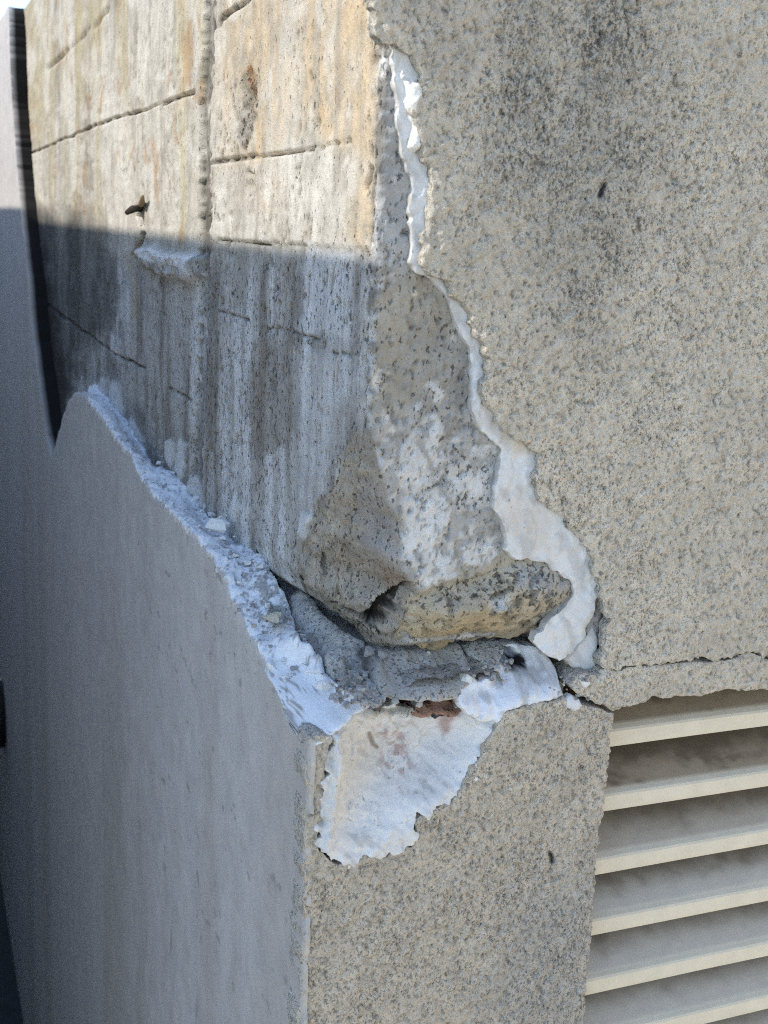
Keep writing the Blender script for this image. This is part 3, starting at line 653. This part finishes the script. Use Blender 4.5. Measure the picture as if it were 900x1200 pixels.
# ------------------------------------------------------------------ mortar on the sill under the pillar
def mort_col(c):
    m = fbm(c.u*60, c.v*60, 4, 450)
    c.rgb[:] = (0.45, 0.43, 0.39); c.rgb *= (1+0.22*m)[:, None]
    c.rgb = mixc(c.rgb, (0.52, 0.52, 0.51), 0.6*sstep(0.15, 0.45, fbm(c.u*120, c.v*120, 3, 451)))
    c.fleck = 0.5+0.2*m
def lump(amp, r, seed):
    return lambda u, v, s: amp*np.sqrt(np.clip(s/r, 0, 1))+0.0024*fbm(u*80, v*80, 4, seed)+0.0016*fbm(u*260, v*260, 3, seed+7)-0.002*sstep(0.35, 0.5, fbm(u*170, v*170, 3, seed+9))
Ps = lambda l: [F(*p) for p in l]
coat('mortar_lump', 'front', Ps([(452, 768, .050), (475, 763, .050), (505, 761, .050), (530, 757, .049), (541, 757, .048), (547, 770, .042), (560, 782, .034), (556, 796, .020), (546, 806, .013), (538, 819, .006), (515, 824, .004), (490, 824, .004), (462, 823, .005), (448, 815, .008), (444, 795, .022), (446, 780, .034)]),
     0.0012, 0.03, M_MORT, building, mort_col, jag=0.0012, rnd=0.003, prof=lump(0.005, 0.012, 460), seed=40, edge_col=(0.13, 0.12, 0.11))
coat('mortar_lump', 'front', Ps([(544, 757, .048), (570, 753, .047), (588, 752, .044), (592, 762, .038), (584, 778, .030), (574, 790, .021), (562, 795, .020), (563, 782, .033), (550, 769, .042)]),
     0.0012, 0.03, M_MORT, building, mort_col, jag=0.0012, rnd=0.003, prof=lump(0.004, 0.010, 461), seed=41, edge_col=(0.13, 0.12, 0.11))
ZL = float(F(440, 800, 0.01)[2]); ZC = ZL-0.009
Tt = lambda l: [T(x, y, ZC+dz) for x, y, dz in l]
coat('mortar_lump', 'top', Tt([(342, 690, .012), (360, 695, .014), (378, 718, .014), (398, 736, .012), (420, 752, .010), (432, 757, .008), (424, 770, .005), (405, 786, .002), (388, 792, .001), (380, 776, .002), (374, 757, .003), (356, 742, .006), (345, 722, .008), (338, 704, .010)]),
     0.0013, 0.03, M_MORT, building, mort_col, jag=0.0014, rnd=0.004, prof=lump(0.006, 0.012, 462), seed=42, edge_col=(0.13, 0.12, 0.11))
coat('mortar_lump', 'top', Tt([(430, 768, .002), (445, 772, .004), (443, 790, .002), (446, 812, .000), (440, 814, .000), (428, 806, .000), (412, 792, .000)]),
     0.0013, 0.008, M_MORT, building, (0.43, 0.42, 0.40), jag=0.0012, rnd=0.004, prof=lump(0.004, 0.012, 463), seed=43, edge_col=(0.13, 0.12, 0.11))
# low bed that the lumps sit on
v, f = box_vf(0.004, float(F(690, 800, 0)[0])-0.004, 0.0126, BK+0.1, zf(870), ZL-0.004)
def sill_bed():
    gx = np.arange(0.003, float(F(655, 800, 0)[0]), 0.0022); gy = np.arange(0.0135, 0.25, 0.0022)
    X, Y = np.meshgrid(gx, gy); Z = np.minimum(1.365+0.5*X+0.2*Y, 1.407)-0.022*sstep(0.140, 0.150, X)+0.0025*fbm(X*80, Y*80, 4, 470)+0.0015*fbm(X*300, Y*300, 3, 471)
    ny, nx = X.shape; idx = np.arange(nx*ny).reshape(ny, nx)
    q = np.stack([idx[:-1, :-1].ravel(), idx[:-1, 1:].ravel(), idx[1:, 1:].ravel(), idx[1:, :-1].ravel()], -1)
    m = fbm(X*200, Y*200, 3, 472).ravel()
    c = np.tile(np.array([0.36, 0.34, 0.31]), (nx*ny, 1))*(1+0.3*m)[:, None]
    return mesh_obj('mortar_bed', np.stack([X, Y, Z], -1).reshape(-1, 3), q, M_MORT, building, np.concatenate([np.clip(c, .01, 1), np.full((nx*ny, 1), 0.6)], 1))
sill_bed()

# white plaster left on the sill: along the side wall and across the front
def ledge_col(c):
    m = fbm(c.u*70, c.v*50, 4, 480)
    c.rgb[:] = (0.77, 0.78, 0.80); c.rgb *= (1+0.05*m)[:, None]
    g = sstep(0.22, 0.40, 0.7*fbm(c.u*190, c.v*150, 4, 481)+0.5*fbm(c.u*420, c.v*330, 2, 484)+0.30*zone(c.px, c.py, [(262, 640), (330, 660), (350, 720), (318, 740), (285, 700)], 14, 10)-0.05)
    c.rgb = mixc(c.rgb, (0.33, 0.31, 0.28), 0.85*g)
    ck = np.maximum(stroke(c.px, c.py, [(322, 795), (338, 798), (352, 808), (372, 806)], 1.3, 2, 9), stroke(c.px, c.py, [(336, 806), (338, 826), (333, 832)], 1.2, 2))
    c.rgb = mixc(c.rgb, (0.25, 0.24, 0.23), 0.8*ck)
    c.fleck = 0.2+0.5*g
def ledge_prof(u, v, s): return 0.0024*fbm(u*110, v*80, 4, 482)+0.0010*fbm(u*330, v*240, 3, 483)+0.0018*sstep(0.02, 0.10, fbm(u*75, v*60, 3, 487))
def wedge_col(c):
    v0 = c.v; c.v = c.v*2.6; ledge_col(c); c.v = v0
def wedge_prof(u, v, s): return 0.6*ledge_prof(u, v*2.6, s)
inner = [(420, 828), (405, 812), (388, 802), (380, 782), (372, 760), (352, 745), (342, 722), (335, 700), (318, 668), (298, 645), (276, 636), (258, 622), (240, 596), (222, 572), (204, 553), (180, 548), (172, 528), (156, 500), (136, 475), (118, 452), (104, 452)]
lv = [L(x, y, 0.0004)+np.array([0, 0, 0.0022]) for x, y in ledge_out[1:19]]
iv_ = [F(350, 790, .083), F(366, 786, .070), F(380, 790, .060), F(379, 778, .068), F(372, 760, .080), F(352, 745, .098)]
iv_ += [L(x, y, DL+0.004) for x, y in inner if x < 345]
coat('plaster_ledge', 'top', lv+iv_, (0.0014, 0.0018), 0.006, M_PLAST, building, ledge_col, jag=0.0014, jagf=140, noise=((0.0003, 300.),), rnd=0.0016, prof=ledge_prof, seed=50, edge_col=(0.58, 0.57, 0.55))['label'] = 'white plaster strip climbing along the side wall'
cw = [(313, 785, .099), (323, 804, .078), (328, 815, .066), (333, 831, .054), (341, 850, .037), (352, 865, .016), (363, 873, -.0012), (378, 871, -.0012), (394, 860, .0005), (408, 845, .0035), (426, 831, .008), (414, 816, .020), (400, 807, .030), (386, 801, .042), (381, 790, .058), (366, 785, .072), (350, 780, .088), (332, 774, .100)]
coat('plaster_ledge', 'front', [F(*p) for p in cw], 0.0008, 0.008, M_PLAST, building, wedge_col, jag=0.0014, jagf=180, noise=((0.0003, 300.),), rnd=0.0008, prof=wedge_prof, seed=55, edge_col=(0.58, 0.57, 0.55))['label'] = 'smooth white plaster wedge on the corner of the sill'
fl_ = [(541, 829, .002), (536, 818, .005), (538, 803, .012), (545, 790, .020), (550, 783, .026), (556, 788, .022), (560, 800, .013), (574, 796, .016), (582, 782, .024), (586, 768, .030), (596, 757, .036), (612, 756, .036), (622, 758, .033), (634, 764, .028), (644, 772, .024), (652, 782, .018), (656, 800, .010), (660, 815, .003), (640, 822, .001), (618, 827, .001), (592, 835, .001), (584, 848, .002), (560, 846, .003)]
def front_ledge_col(c):
    m = fbm(c.u*50, c.v*160, 4, 485)
    c.rgb[:] = (0.76, 0.77, 0.80); c.rgb *= (1+0.07*m)[:, None]
    c.rgb = mixc(c.rgb, (0.38, 0.37, 0.36), 0.6*sstep(0.2, 0.5, fbm(c.u*100, c.v*100, 3, 486)+0.25*zone(c.px, c.py, [(545, 800), (575, 800), (570, 825), (545, 825)], 8, 6)))
    hk = stroke(c.px, c.py, [(600, 775), (607, 776)], 13, 2, 7)
    c.rgb = mixc(c.rgb, (0.015, 0.014, 0.013), sstep(0.1, 0.5, hk))  # shade within the hole painted into the plaster colour
    c.fleck = 0.25+0.2*m
hole_k = lambda u, v, s: ledge_prof(u, v, s)-0.03*stroke(*project(to_xyz('front', u, v, 0.024+0*u)), [(600, 775), (607, 776)], 12, 2, 7)
coat('plaster_ledge', 'front', Ps(fl_), 0.0012, 0.012, M_PLAST, building, front_ledge_col, jag=0.0014, noise=((0.0003, 300.),), rnd=0.002, prof=hole_k, seed=51, edge_col=(0.45, 0.43, 0.40))['label'] = 'white plaster on the sill beside a dark hole'

# scooped patch under the sill
def scoop_col(c):
    px, py = c.px, c.py; m = fbm(c.u*60, c.v*60, 4, 490)
    c.rgb[:] = (0.71, 0.695, 0.675); c.rgb *= (1+0.10*m)[:, None]
    cream = zone(px, py, [(380, 870), (425, 830), (432, 850), (445, 890), (430, 930), (390, 960), (372, 985)], 9, 7)
    c.rgb = mixc(c.rgb, (0.64, 0.60, 0.53), 0.45*cream)
    red = zone(px, py, [(446, 846), (470, 842), (476, 865), (480, 905), (450, 915), (444, 885)], 8, 9, 14)
    c.rgb = mixc(c.rgb, (0.46, 0.32, 0.29), 0.75*red*sstep(-0.05, 0.25, fbm(c.u*260, c.v*260, 3, 491)))
    red2 = zone(px, py, [(512, 832), (532, 832), (530, 855), (518, 865)], 5, 5, 10)
    c.rgb = mixc(c.rgb, (0.36, 0.23, 0.20), 0.75*red2)
    grey = zone(px, py, [(466, 920), (480, 916), (500, 914), (498, 925), (472, 932)], 4, 5, 9)
    c.rgb = mixc(c.rgb, (0.27, 0.25, 0.23), 0.8*grey*sstep(-0.2, 0.2, fbm(c.u*200, c.v*200, 2, 492)))
    br = stroke(px, py, [(432, 860), (436, 872), (441, 876)], 3.5, 2, 8)
    c.rgb = mixc(c.rgb, (0.22, 0.17, 0.12), 0.8*br)
    c.rgb = mixc(c.rgb, (0.42, 0.40, 0.37), 0.55*sstep(0.22, 0.45, fbm(c.u*160+c.v*120, c.v*100, 4, 493)))
    c.fleck = 0.42+0.35*m+0.3*red
sc = [(387, 856, .005), (400, 845, .009), (425, 833, .014), (436, 830, .017), (470, 832, .022), (500, 830, .023), (540, 829, .017), (560, 838, .010), (592, 838, .004), (588, 852, .003), (574, 872, .002), (560, 896, .0015), (548, 916, .001), (538, 932, .001), (528, 943, .0005), (510, 950, .0005), (486, 962, 0.0), (488, 990, 0.0), (468, 1001, 0.0), (440, 1004, 0.0), (402, 1012, .0), (384, 1006, .0), (371, 990, .0005), (375, 935, .0005), (381, 895, .001)]
def scoop_prof(u, v, s):
    P = to_xyz('front', u, v, 0.006+0*u); px, py = project(P)
    fin = stroke(px, py, [(395, 862), (393, 900), (387, 940), (378, 986)], 7, 0.8)
    n = fbm(u*90+v*60, v*110, 4, 495)
    flake = sstep(0.05, 0.12, fbm(u*70, v*70, 3, 496))*sstep(0.0, 0.02, s)
    return 0.006*fin+0.0036*n+0.0014*fbm(u*300, v*300, 3, 497)+0.0020*flake+0.0045*(1-sstep(0.002, 0.012, s))*np.clip(fbm(u*130, v*130, 3, 498)+0.1, 0, 1)
sc_ctrl = [F(440, 870, .032), F(500, 860, .032), F(535, 855, .024), F(430, 915, .026), F(475, 905, .026), F(520, 900, .015), F(545, 880, .011), F(412, 900, .022), F(408, 950, .015), F(400, 985, .006), F(450, 950, .011), F(490, 935, .008)]
coat('plaster_scoop', 'front', Ps(sc), 0.0011, 0.01, M_PLAST, building, scoop_col, jag=0.0056, jagf=170, noise=((0.0006, 260.),), rnd=0.0008, prof=scoop_prof, seed=52, edge_col=(0.55, 0.53, 0.5), ctrl=sc_ctrl)['label'] = 'scooped white plaster patch with reddish brick dust'
M_BRICK = masonry('red_brick', 260, (1, 1, 1), (0, 0, 0), 0.4, 0.9, 0.002, 900, 0.25)
coat('brick', 'front', Ps([(486, 838, .016), (488, 828, .020), (500, 824, .022), (520, 822, .023), (538, 822, .023), (541, 834, .016), (534, 841, .014), (515, 838, .014), (498, 842, .014)]), 0.0011, 0.02, M_BRICK, building,
     (0.36, 0.21, 0.15), jag=0.0022, rnd=0.001, noise=((0.0022, 160.), (0.0012, 420.)), seed=53, fleck=0.6, edge_col=(0.30, 0.15, 0.10))
coat('mortar_lump', 'front', Ps([(425, 834, .012), (432, 828, .016), (450, 829, .019), (470, 829, .020), (487, 828, .019), (488, 836, .015), (474, 841, .014), (452, 838, .014), (436, 843, .012)]), 0.0011, 0.012, M_PLAST, building,
     (0.62, 0.58, 0.49), jag=0.0018, rnd=0.002, prof=lump(0.003, 0.005, 466), seed=54, fleck=0.3)['label'] = 'cream crumbs along the top of the scoop'

# ------------------------------------------------------------------ louvred vent
def slat_material():
    m = bpy.data.materials.new('cream_paint'); m.use_nodes = True
    nt = m.node_tree; N = nt.nodes; K = nt.links; b = N['Principled BSDF']
    b.inputs['Roughness'].default_value = 0.5
    at = N.new('ShaderNodeAttribute'); at.attribute_name = 'Col'
    tc = N.new('ShaderNodeTexCoord'); n = N.new('ShaderNodeTexNoise'); n.inputs['Scale'].default_value = 60; n.inputs['Detail'].default_value = 6
    K.new(tc.outputs['Object'], n.inputs['Vector'])
    mr = N.new('ShaderNodeMapRange'); mr.inputs['From Min'].default_value = 0.3; mr.inputs['From Max'].default_value = 0.7
    mr.inputs['To Min'].default_value = 0.94; mr.inputs['To Max'].default_value = 1.05; K.new(n.outputs['Fac'], mr.inputs['Value'])
    vm = N.new('ShaderNodeVectorMath'); vm.operation = 'SCALE'; K.new(at.outputs['Color'], vm.inputs[0]); K.new(mr.outputs[0], vm.inputs['Scale'])
    K.new(vm.outputs[0], b.inputs['Base Color'])
    n2 = N.new('ShaderNodeTexNoise'); n2.inputs['Scale'].default_value = 700; K.new(tc.outputs['Object'], n2.inputs['Vector'])
    bp = N.new('ShaderNodeBump'); bp.inputs['Strength'].default_value = 0.12; bp.inputs['Distance'].default_value = 0.001
    K.new(n2.outputs['Fac'], bp.inputs['Height']); K.new(bp.outputs[0], b.inputs['Normal'])
    return m
M_SLAT = slat_material()
vent = empty('louvre_vent', (OPX, 0.03, OPZ-0.4))
tag(vent, 'cream louvred vent with dusty sloping slats set in the render opening', 'vent')
YL = 0.020
lip_px = [(716, 876), (706, 951.7), (699, 1026), (694, 1098), (687, 1167.7)]
lz = [float(F(715, 876-0.13*(-1), YL)[2])] + [float(F(x, y, YL)[2]) for x, y in lip_px[1:]]
pitch = (lz[0]-lz[-1])/4
VX0, VX1 = OPX-0.016-0.012, XR-0.3
prof2 = [(0.0, 0.003), (0.0, 0.0125), (0.0012, 0.0140), (0.004, 0.0157), (0.012, 0.0220), (0.022, 0.0300), (0.034, 0.0395), (0.048, 0.0505), (0.060, 0.0600), (0.061, 0.0588), (0.020, 0.0262), (0.003, 0.0125), (0.002, 0.0000), (0.0006, 0.0004), (0.0, 0.003)]
for k in range(10):
    zz = lz[0]-pitch*k if k >= 0 else 0
    xs = np.concatenate([np.arange(VX0, VX0+0.26, 0.0022), np.arange(VX0+0.26, VX1, 0.02)])
    pr = []
    for i in range(len(prof2)-1):
        a = np.array(prof2[i]); b = np.array(prof2[i+1]); n = 6 if 3 <= i <= 7 else 1
        for t in range(n): pr.append(a+(b-a)*t/n)
    pr = np.array(pr); npf = len(pr); nx = len(xs)
    XX = np.repeat(xs[:, None], npf, 1); YY = np.tile(YL+pr[:, 0], (nx, 1)); ZZ = np.tile(zz+pr[:, 1], (nx, 1))
    sag = 0.0004*vn(xs*9+k*7, xs*0, 500)
    ZZ = ZZ+sag[:, None]
    P = np.stack([XX, YY, ZZ], -1).reshape(-1, 3)
    idx = np.arange(nx*npf).reshape(nx, npf); nxt = np.roll(idx, -1, 1)
    q = np.stack([idx[:-1].ravel(), idx[1:].ravel(), nxt[1:].ravel(), nxt[:-1].ravel()], -1)
    c = np.tile(np.array([0.70, 0.63, 0.495]), (nx*npf, 1))
    yy = (P[:, 1]-YL); xr = P[:, 0]-VX0
    slope = sstep(0.003, 0.007, yy)
    n1 = fbm(P[:, 0]*90+k*13, yy*160+k*3, 4, 510+k); n2 = fbm(P[:, 0]*26+k*5, yy*40, 3, 530+k)
    c = mixc(c, ((0.20, 0.145, 0.09), (0.27, 0.20, 0.13), (0.40, 0.34, 0.27))[k] if k < 3 else (0.50, 0.46, 0.40), 0.85*slope)                  # settled dust on the sloping faces
    mud = sstep(-0.3, 0.9, n1*0.9+n2*0.7+(yy-0.020)*45-(xr-0.07)*(1.2 if k < 2 else 2.6)-0.10*k+(0.45 if k == 1 else 0.1))
    c = mixc(c, (0.085, 0.058, 0.034), (0.8 if k in (0, 1) else 0.35)*mud*slope)
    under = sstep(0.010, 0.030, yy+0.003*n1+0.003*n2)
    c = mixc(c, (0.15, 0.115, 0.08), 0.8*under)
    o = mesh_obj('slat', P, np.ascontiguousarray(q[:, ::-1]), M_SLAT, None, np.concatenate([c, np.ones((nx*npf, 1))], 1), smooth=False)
    o.parent = vent; o.matrix_parent_inverse = vent.matrix_basis.inverted()
# frame of the vent behind the render: head, jamb and dark back board
def part_box(name, parent, mat, *b, col=(0.55, 0.5, 0.4)):
    v, f = box_vf(*b); o = mesh_obj(name, v, f, mat, None, np.tile(np.array(col+(1,)), (8, 1)), smooth=False)
    o.parent = parent; o.matrix_parent_inverse = parent.matrix_basis.inverted(); return o
ztop = OPZ+0.028; zbot = lz[0]-pitch*9-0.02
part_box('back_board', vent, M_SLAT, VX0, VX1, 0.115, 0.125, zbot, ztop-0.001, col=(0.10, 0.085, 0.07))
part_box('frame_head', vent, M_SLAT, VX0, VX1, 0.021, 0.114, ztop-0.012, ztop, col=(0.30, 0.25, 0.19))
part_box('frame_jamb', vent, M_SLAT, VX0-0.004, VX0-0.0005, 0.021, 0.114, zbot, ztop-0.0125)
part_box('frame_sill', vent, M_SLAT, VX0, VX1, 0.018, 0.114, zbot-0.02, zbot-0.001)

# ------------------------------------------------------------------ loose chips, pebbles and rubble on the sill
def chip_mesh(name, r, mat, colr, seed, loc, sq=(1, 1, 0.6), rot=0.):
    rnd = random.Random(seed); V = []; F_ = []
    nlat, nlon = 6, 9
    for i in range(nlat+1):
        th = math.pi*i/nlat
        for j in range(nlon):
            ph = 2*math.pi*j/nlon
            d = Vector((math.sin(th)*math.cos(ph), math.sin(th)*math.sin(ph), math.cos(th)))
            V.append(d)
    rs = np.random.RandomState(seed); planes = rs.normal(size=(9, 3)); planes /= np.linalg.norm(planes, axis=1)[:, None]
    dist = 0.42+0.36*rs.rand(9)
    out = []
    for d in V:
        t = 1.0
        for p, dd in zip(planes, dist):
            k = d.x*p[0]+d.y*p[1]+d.z*p[2]
            if k > 1e-3: t = min(t, dd/k)
        x, y, z = d.x*t*r*sq[0], d.y*t*r*sq[1], d.z*t*r*sq[2]
        out.append((x*math.cos(rot)-y*math.sin(rot), x*math.sin(rot)+y*math.cos(rot), z))
    for i in range(nlat):
        for j in range(nlon):
            a, b = i*nlon+j, i*nlon+(j+1) % nlon
            F_.append((a, a+nlon, b+nlon, b))
    return mesh_obj(name, out, F_, mat, None, np.tile(np.array(tuple(colr)+(0.2,)), (len(out), 1)), smooth=False, loc=loc)
WHT = (0.70, 0.70, 0.69)
chips = [
    ('plaster_chip', F(379, 801, 0.040), .0062, M_PLAST, WHT, (1.1, .9, .75), 'square white plaster chip lying beside a small dark gap on the ledge', 'plaster chip'),
    ('plaster_chip', L(254, 617, 0.018), .0100, M_PLAST, WHT, (1.0, 1.6, .9), 'pointed white plaster shard standing on the side ledge below the lime splash', 'plaster chip'),
    ('plaster_chip', L(243, 630, 0.012), .0065, M_PLAST, WHT, (1.0, 1.6, .7), 'small flat white flake at the outer edge of the side ledge', 'plaster chip'),
    ('plaster_chip', F(546, 797, 0.018), .0085, M_PLAST, WHT, (0.9, .8, 1.3), 'upright white plaster crumb on the grey mortar right of the brick', 'plaster chip'),
    ('pebble', F(502, 766, 0.048), .0024, M_PLAST, (0.62, .6, .56), (1, 1, 1), 'tiny pale pebble under the crack at the foot of the pillar', 'pebble'),
    ('pebble', T(432, 765, ZC+.012), .0060, M_MORT, (0.36, .345, .32), (1, 1, .8), 'grey pebble wedged below the dark cavity in the corner', 'pebble'),
    ('pebble', T(447, 767, ZC+.013), .0045, M_MORT, (0.33, .315, .29), (1, 1, .8), 'smaller grey pebble between the corner crack and right mortar lump', 'pebble'),
    ('pebble', F(462, 822, 0.004), .0032, M_MORT, (0.42, .41, .38), (1.3, 1, .8), 'light grey pebble by the dark gap in front of the mortar lump', 'pebble'),
    ('plaster_chip', T(322, 723, ZC+.018), .0085, M_MORT, (0.46, .44, .36), (1.2, 1.0, .6), 'flat greenish grey stone chip half way along the white ledge', 'stone chip'),
    ('plaster_chip', F(686, 800, 0.0), .0045, M_PLAST, WHT, (1.3, .6, .8), 'white plaster crumb caught in the crack beside the vent strip', 'plaster chip'),
]
for k, (nm, p, r, m, c, sq, lab, cat) in enumerate(chips):
    o = chip_mesh(nm if nm != 'plaster_chip' or cat != 'stone chip' else 'stone_chip', r, m, c, 100+k, tuple(p), sq, 0.7*k)
    tag(o, lab, cat, 'loose chips on the broken ledge')
def rubble():
    rs = np.random.RandomState(5); V = []; Fq = []; Cc = []
    spots = [((388, 806), (452, 826), 70, ZC+.003, .0022), ((275, 690), (345, 735), 40, ZC+.012, .0028), ((395, 788), (430, 815), 34, ZC+.004, .0028), ((560, 772), (600, 800), 24, ZL+.012, .0018), ((640, 790), (690, 820), 20, ZL+.002, .0016)]
    for (a, b, n, z, r) in spots:
        for i in range(n):
            p = T(a[0]+rs.rand()*(b[0]-a[0]), a[1]+rs.rand()*(b[1]-a[1]), z+0.002*rs.rand())
            rr = r*(0.4+0.9*rs.rand()**2); k = len(V)
            o = rs.normal(size=(8, 3))*0.22
            for q, (x, y, zz) in enumerate(box_vf(-1, 1, -1, 1, -.7, .7)[0]): V.append(p+rr*(np.array([x, y, zz])*0.75+o[q]))
            for f in box_vf(0, 1, 0, 1, 0, 1)[1]: Fq.append(tuple(k+j for j in f))
            g = 0.24+0.26*rs.rand(); Cc += [[g, g*.97, g*.92, .4]]*8
    o = mesh_obj('mortar_rubble', V, Fq, M_MORT, None, Cc, smooth=False)
    tag(o, 'crumbled grey mortar grit scattered over the broken ledge', 'rubble', kind='stuff')
rubble()
def crumbs():
    rs = np.random.RandomState(11); V = []; Fq = []; Cc = []
    q = np.array(ledge_out[2:20], float); w = np.array([1, 1, 1, 1, 1, 1, 1.5, 2, 2, 3, 4, 4, 4, 4, 4, 4, 4, 4.]); w = w[:len(q)]/w[:len(q)].sum()
    for i in range(230):
        k = rs.choice(len(q)-1, p=w[:-1]/w[:-1].sum()); a = q[k]+(q[k+1]-q[k])*rs.rand()
        b = L(a[0], a[1], 0.0); p = b+np.array([0.002+0.034*rs.rand()**0.8, 0, 0.004+0.003*rs.rand()]); r = 0.0007+0.0026*rs.rand()**3
        if b[1] < 0.05: continue
        k = len(V); o = rs.normal(size=(8, 3))*0.3
        for m_, (x, y, zz) in enumerate(box_vf(-1, 1, -1, 1, -.6, .6)[0]): V.append(p+r*(np.array([x, y, zz])*0.8+o[m_]))
        for f in box_vf(0, 1, 0, 1, 0, 1)[1]: Fq.append(tuple(k+j for j in f))
        g = 0.72 if rs.rand() < 0.7 else 0.35; Cc += [[g, g, g, .2]]*8
    tag(mesh_obj('plaster_crumbs', V, Fq, M_PLAST, None, Cc, smooth=False), 'white plaster crumbs scattered along the ledge of the side wall', 'rubble', kind='stuff')
crumbs()

# ------------------------------------------------------------------ rusty wire stub in the side of the pillar
def tube(name, pts, rad, mat, parent, colr):
    V = []; Fq = []; n = 8
    for i, p in enumerate(pts):
        p = Vector(p); a = Vector(pts[max(0, i-1)]); b = Vector(pts[min(len(pts)-1, i+1)]); d = (b-a).normalized()
        s1 = d.orthogonal().normalized(); s2 = d.cross(s1)
        for j in range(n):
            t = 2*math.pi*j/n; V.append(p+(s1*math.cos(t)+s2*math.sin(t))*rad[i])
    for i in range(len(pts)-1):
        for j in range(n): Fq.append((i*n+j, i*n+(j+1) % n, (i+1)*n+(j+1) % n, (i+1)*n+j))
    Fq.append(tuple(range(n-1, -1, -1))); Fq.append(tuple((len(pts)-1)*n+j for j in range(n)))
    return mesh_obj(name, V, Fq, mat, parent, np.tile(np.array(tuple(colr)+(0.4,)), (len(V), 1)))
tube('rusty_wire', [L(166, 244, DL+0.01), L(163, 244, DL-0.006), L(156, 245, DL-0.012), L(149, 249, DL-0.014)], [.004, .0045, .0045, .003], M_MORT, building, (0.05, 0.038, 0.03))
tube('rusty_wire', [L(163, 244, DL+0.01), L(166, 238, DL-0.006), L(167, 230, DL-0.008)], [.004, .004, .002], M_MORT, building, (0.30, 0.22, 0.13))

# ------------------------------------------------------------------ things along the passage
def simple_mat(name, col, rough, noise_s=20., amt=0.15, spec=0.5):
    m = bpy.data.materials.new(name); m.use_nodes = True; nt = m.node_tree; b = nt.nodes['Principled BSDF']
    n = nt.nodes.new('ShaderNodeTexNoise'); n.inputs['Scale'].default_value = noise_s; n.inputs['Detail'].default_value = 6
    tc = nt.nodes.new('ShaderNodeTexCoord'); nt.links.new(tc.outputs['Object'], n.inputs['Vector'])
    r = nt.nodes.new('ShaderNodeValToRGB'); r.color_ramp.elements[0].position = 0.3; r.color_ramp.elements[1].position = 0.7
    r.color_ramp.elements[0].color = tuple(c*(1-amt) for c in col)+(1,); r.color_ramp.elements[1].color = tuple(c*(1+amt) for c in col)+(1,)
    nt.links.new(n.outputs['Fac'], r.inputs[0]); nt.links.new(r.outputs[0], b.inputs['Base Color'])
    b.inputs['Roughness'].default_value = rough; b.inputs['Specular IOR Level'].default_value = spec; return m
M_BLACK = simple_mat('glossy_black', (0.012, 0.012, 0.014), 0.25)
M_GROUND = simple_mat('concrete_paving', (0.51, 0.45, 0.36), 0.9, 3.0, 0.15)
M_NEIGH = simple_mat('painted_wall', (0.33, 0.32, 0.30), 0.9, 4.0, 0.1)
fixture_root = empty('black_fixture', tuple(L(4, 835, 0.0)))  # unidentified black rounded thing, modelled as a bulkhead fitting
tag(fixture_root, 'glossy black rounded fixture on the dark side wall at the left edge', 'wall fixture')
def lathe(name, prof, parent, mat, sx=1, sy=1, sz=1, n=28):
    V = []; Fq = []
    for (r, h) in prof:
        for j in range(n):
            t = 2*math.pi*j/n; V.append((-h*sx, r*math.cos(t)*sy, r*math.sin(t)*sz))
    for i in range(len(prof)-1):
        for j in range(n): Fq.append((i*n+j, i*n+(j+1) % n, (i+1)*n+(j+1) % n, (i+1)*n+j))
    Fq.append(tuple(range(n))); Fq.append(tuple((len(prof)-1)*n+j for j in range(n-1, -1, -1)))
    o = mesh_obj(name, V, Fq, mat, None); o.parent = parent; return o
lathe('base_plate', [(0.10, -0.004), (0.10, 0.016), (0.094, 0.02)], fixture_root, M_BLACK)
lathe('cover', [(0.088, 0.0205), (0.088, 0.05), (0.080, 0.075), (0.06, 0.092), (0.03, 0.101), (0.004, 0.103)], fixture_root, M_BLACK)
lathe('rim', [(0.0885, 0.022), (0.0935, 0.024), (0.0935, 0.034), (0.0885, 0.036)], fixture_root, M_BLACK)

GX = 0.98                                       # clear width of the passage beside the wall
shade_z = float(L(330, 289, DL)[2])
NT = shade_z+(GX+DL)*math.tan(SUN_EL)/abs(math.sin(SUN_AZ))
nb_ = empty('passage_wall', (-GX-0.1, 3, GZ))
tag(nb_, 'plain painted wall across the narrow passage, facing the shaded side', 'wall')
part_box('wall_body', nb_, M_NEIGH, -GX-0.2, -GX, -0.02, 7.5, GZ, NT-0.05)
part_box('coping', nb_, M_NEIGH, -GX-0.22, -GX, -0.03, 7.52, NT-0.0495, NT)
M_BOUNCE = simple_mat('bounce_cream', (0.58, 0.50, 0.38), 0.9, 3.0, 0.1)
wing = empty('bounce_wing', (2.6, -3, GZ))  # unseen block added to bounce warm sunlight onto the front face
tag(wing, 'cream block added out of frame to the right to bounce warm sun onto the front', 'building')
part_box('wall_body', wing, M_BOUNCE, 2.4, 6.0, -7.0, -0.3, GZ, 3.6)
part_box('roof', wing, M_NEIGH, 2.2, 6.2, -7.2, -0.1, 3.602, 3.75)
M_FLOOR = simple_mat('dark_asphalt', (0.028, 0.028, 0.028), 0.8, 30.0, 0.4)
tag(mesh_obj('path', [(-GX-0.0, -0.02, GZ+.004), (0.02, -0.02, GZ+.004), (0.02, 9, GZ+.004), (-GX-0.0, 9, GZ+.004)], [(0, 1, 2, 3)], M_FLOOR, smooth=False), kind='structure')
v = [(-300, -300, GZ), (300, -300, GZ), (300, 300, GZ), (-300, 300, GZ)]
g = mesh_obj('ground', v, [(0, 1, 2, 3)], M_GROUND, smooth=False); tag(g, kind='structure')
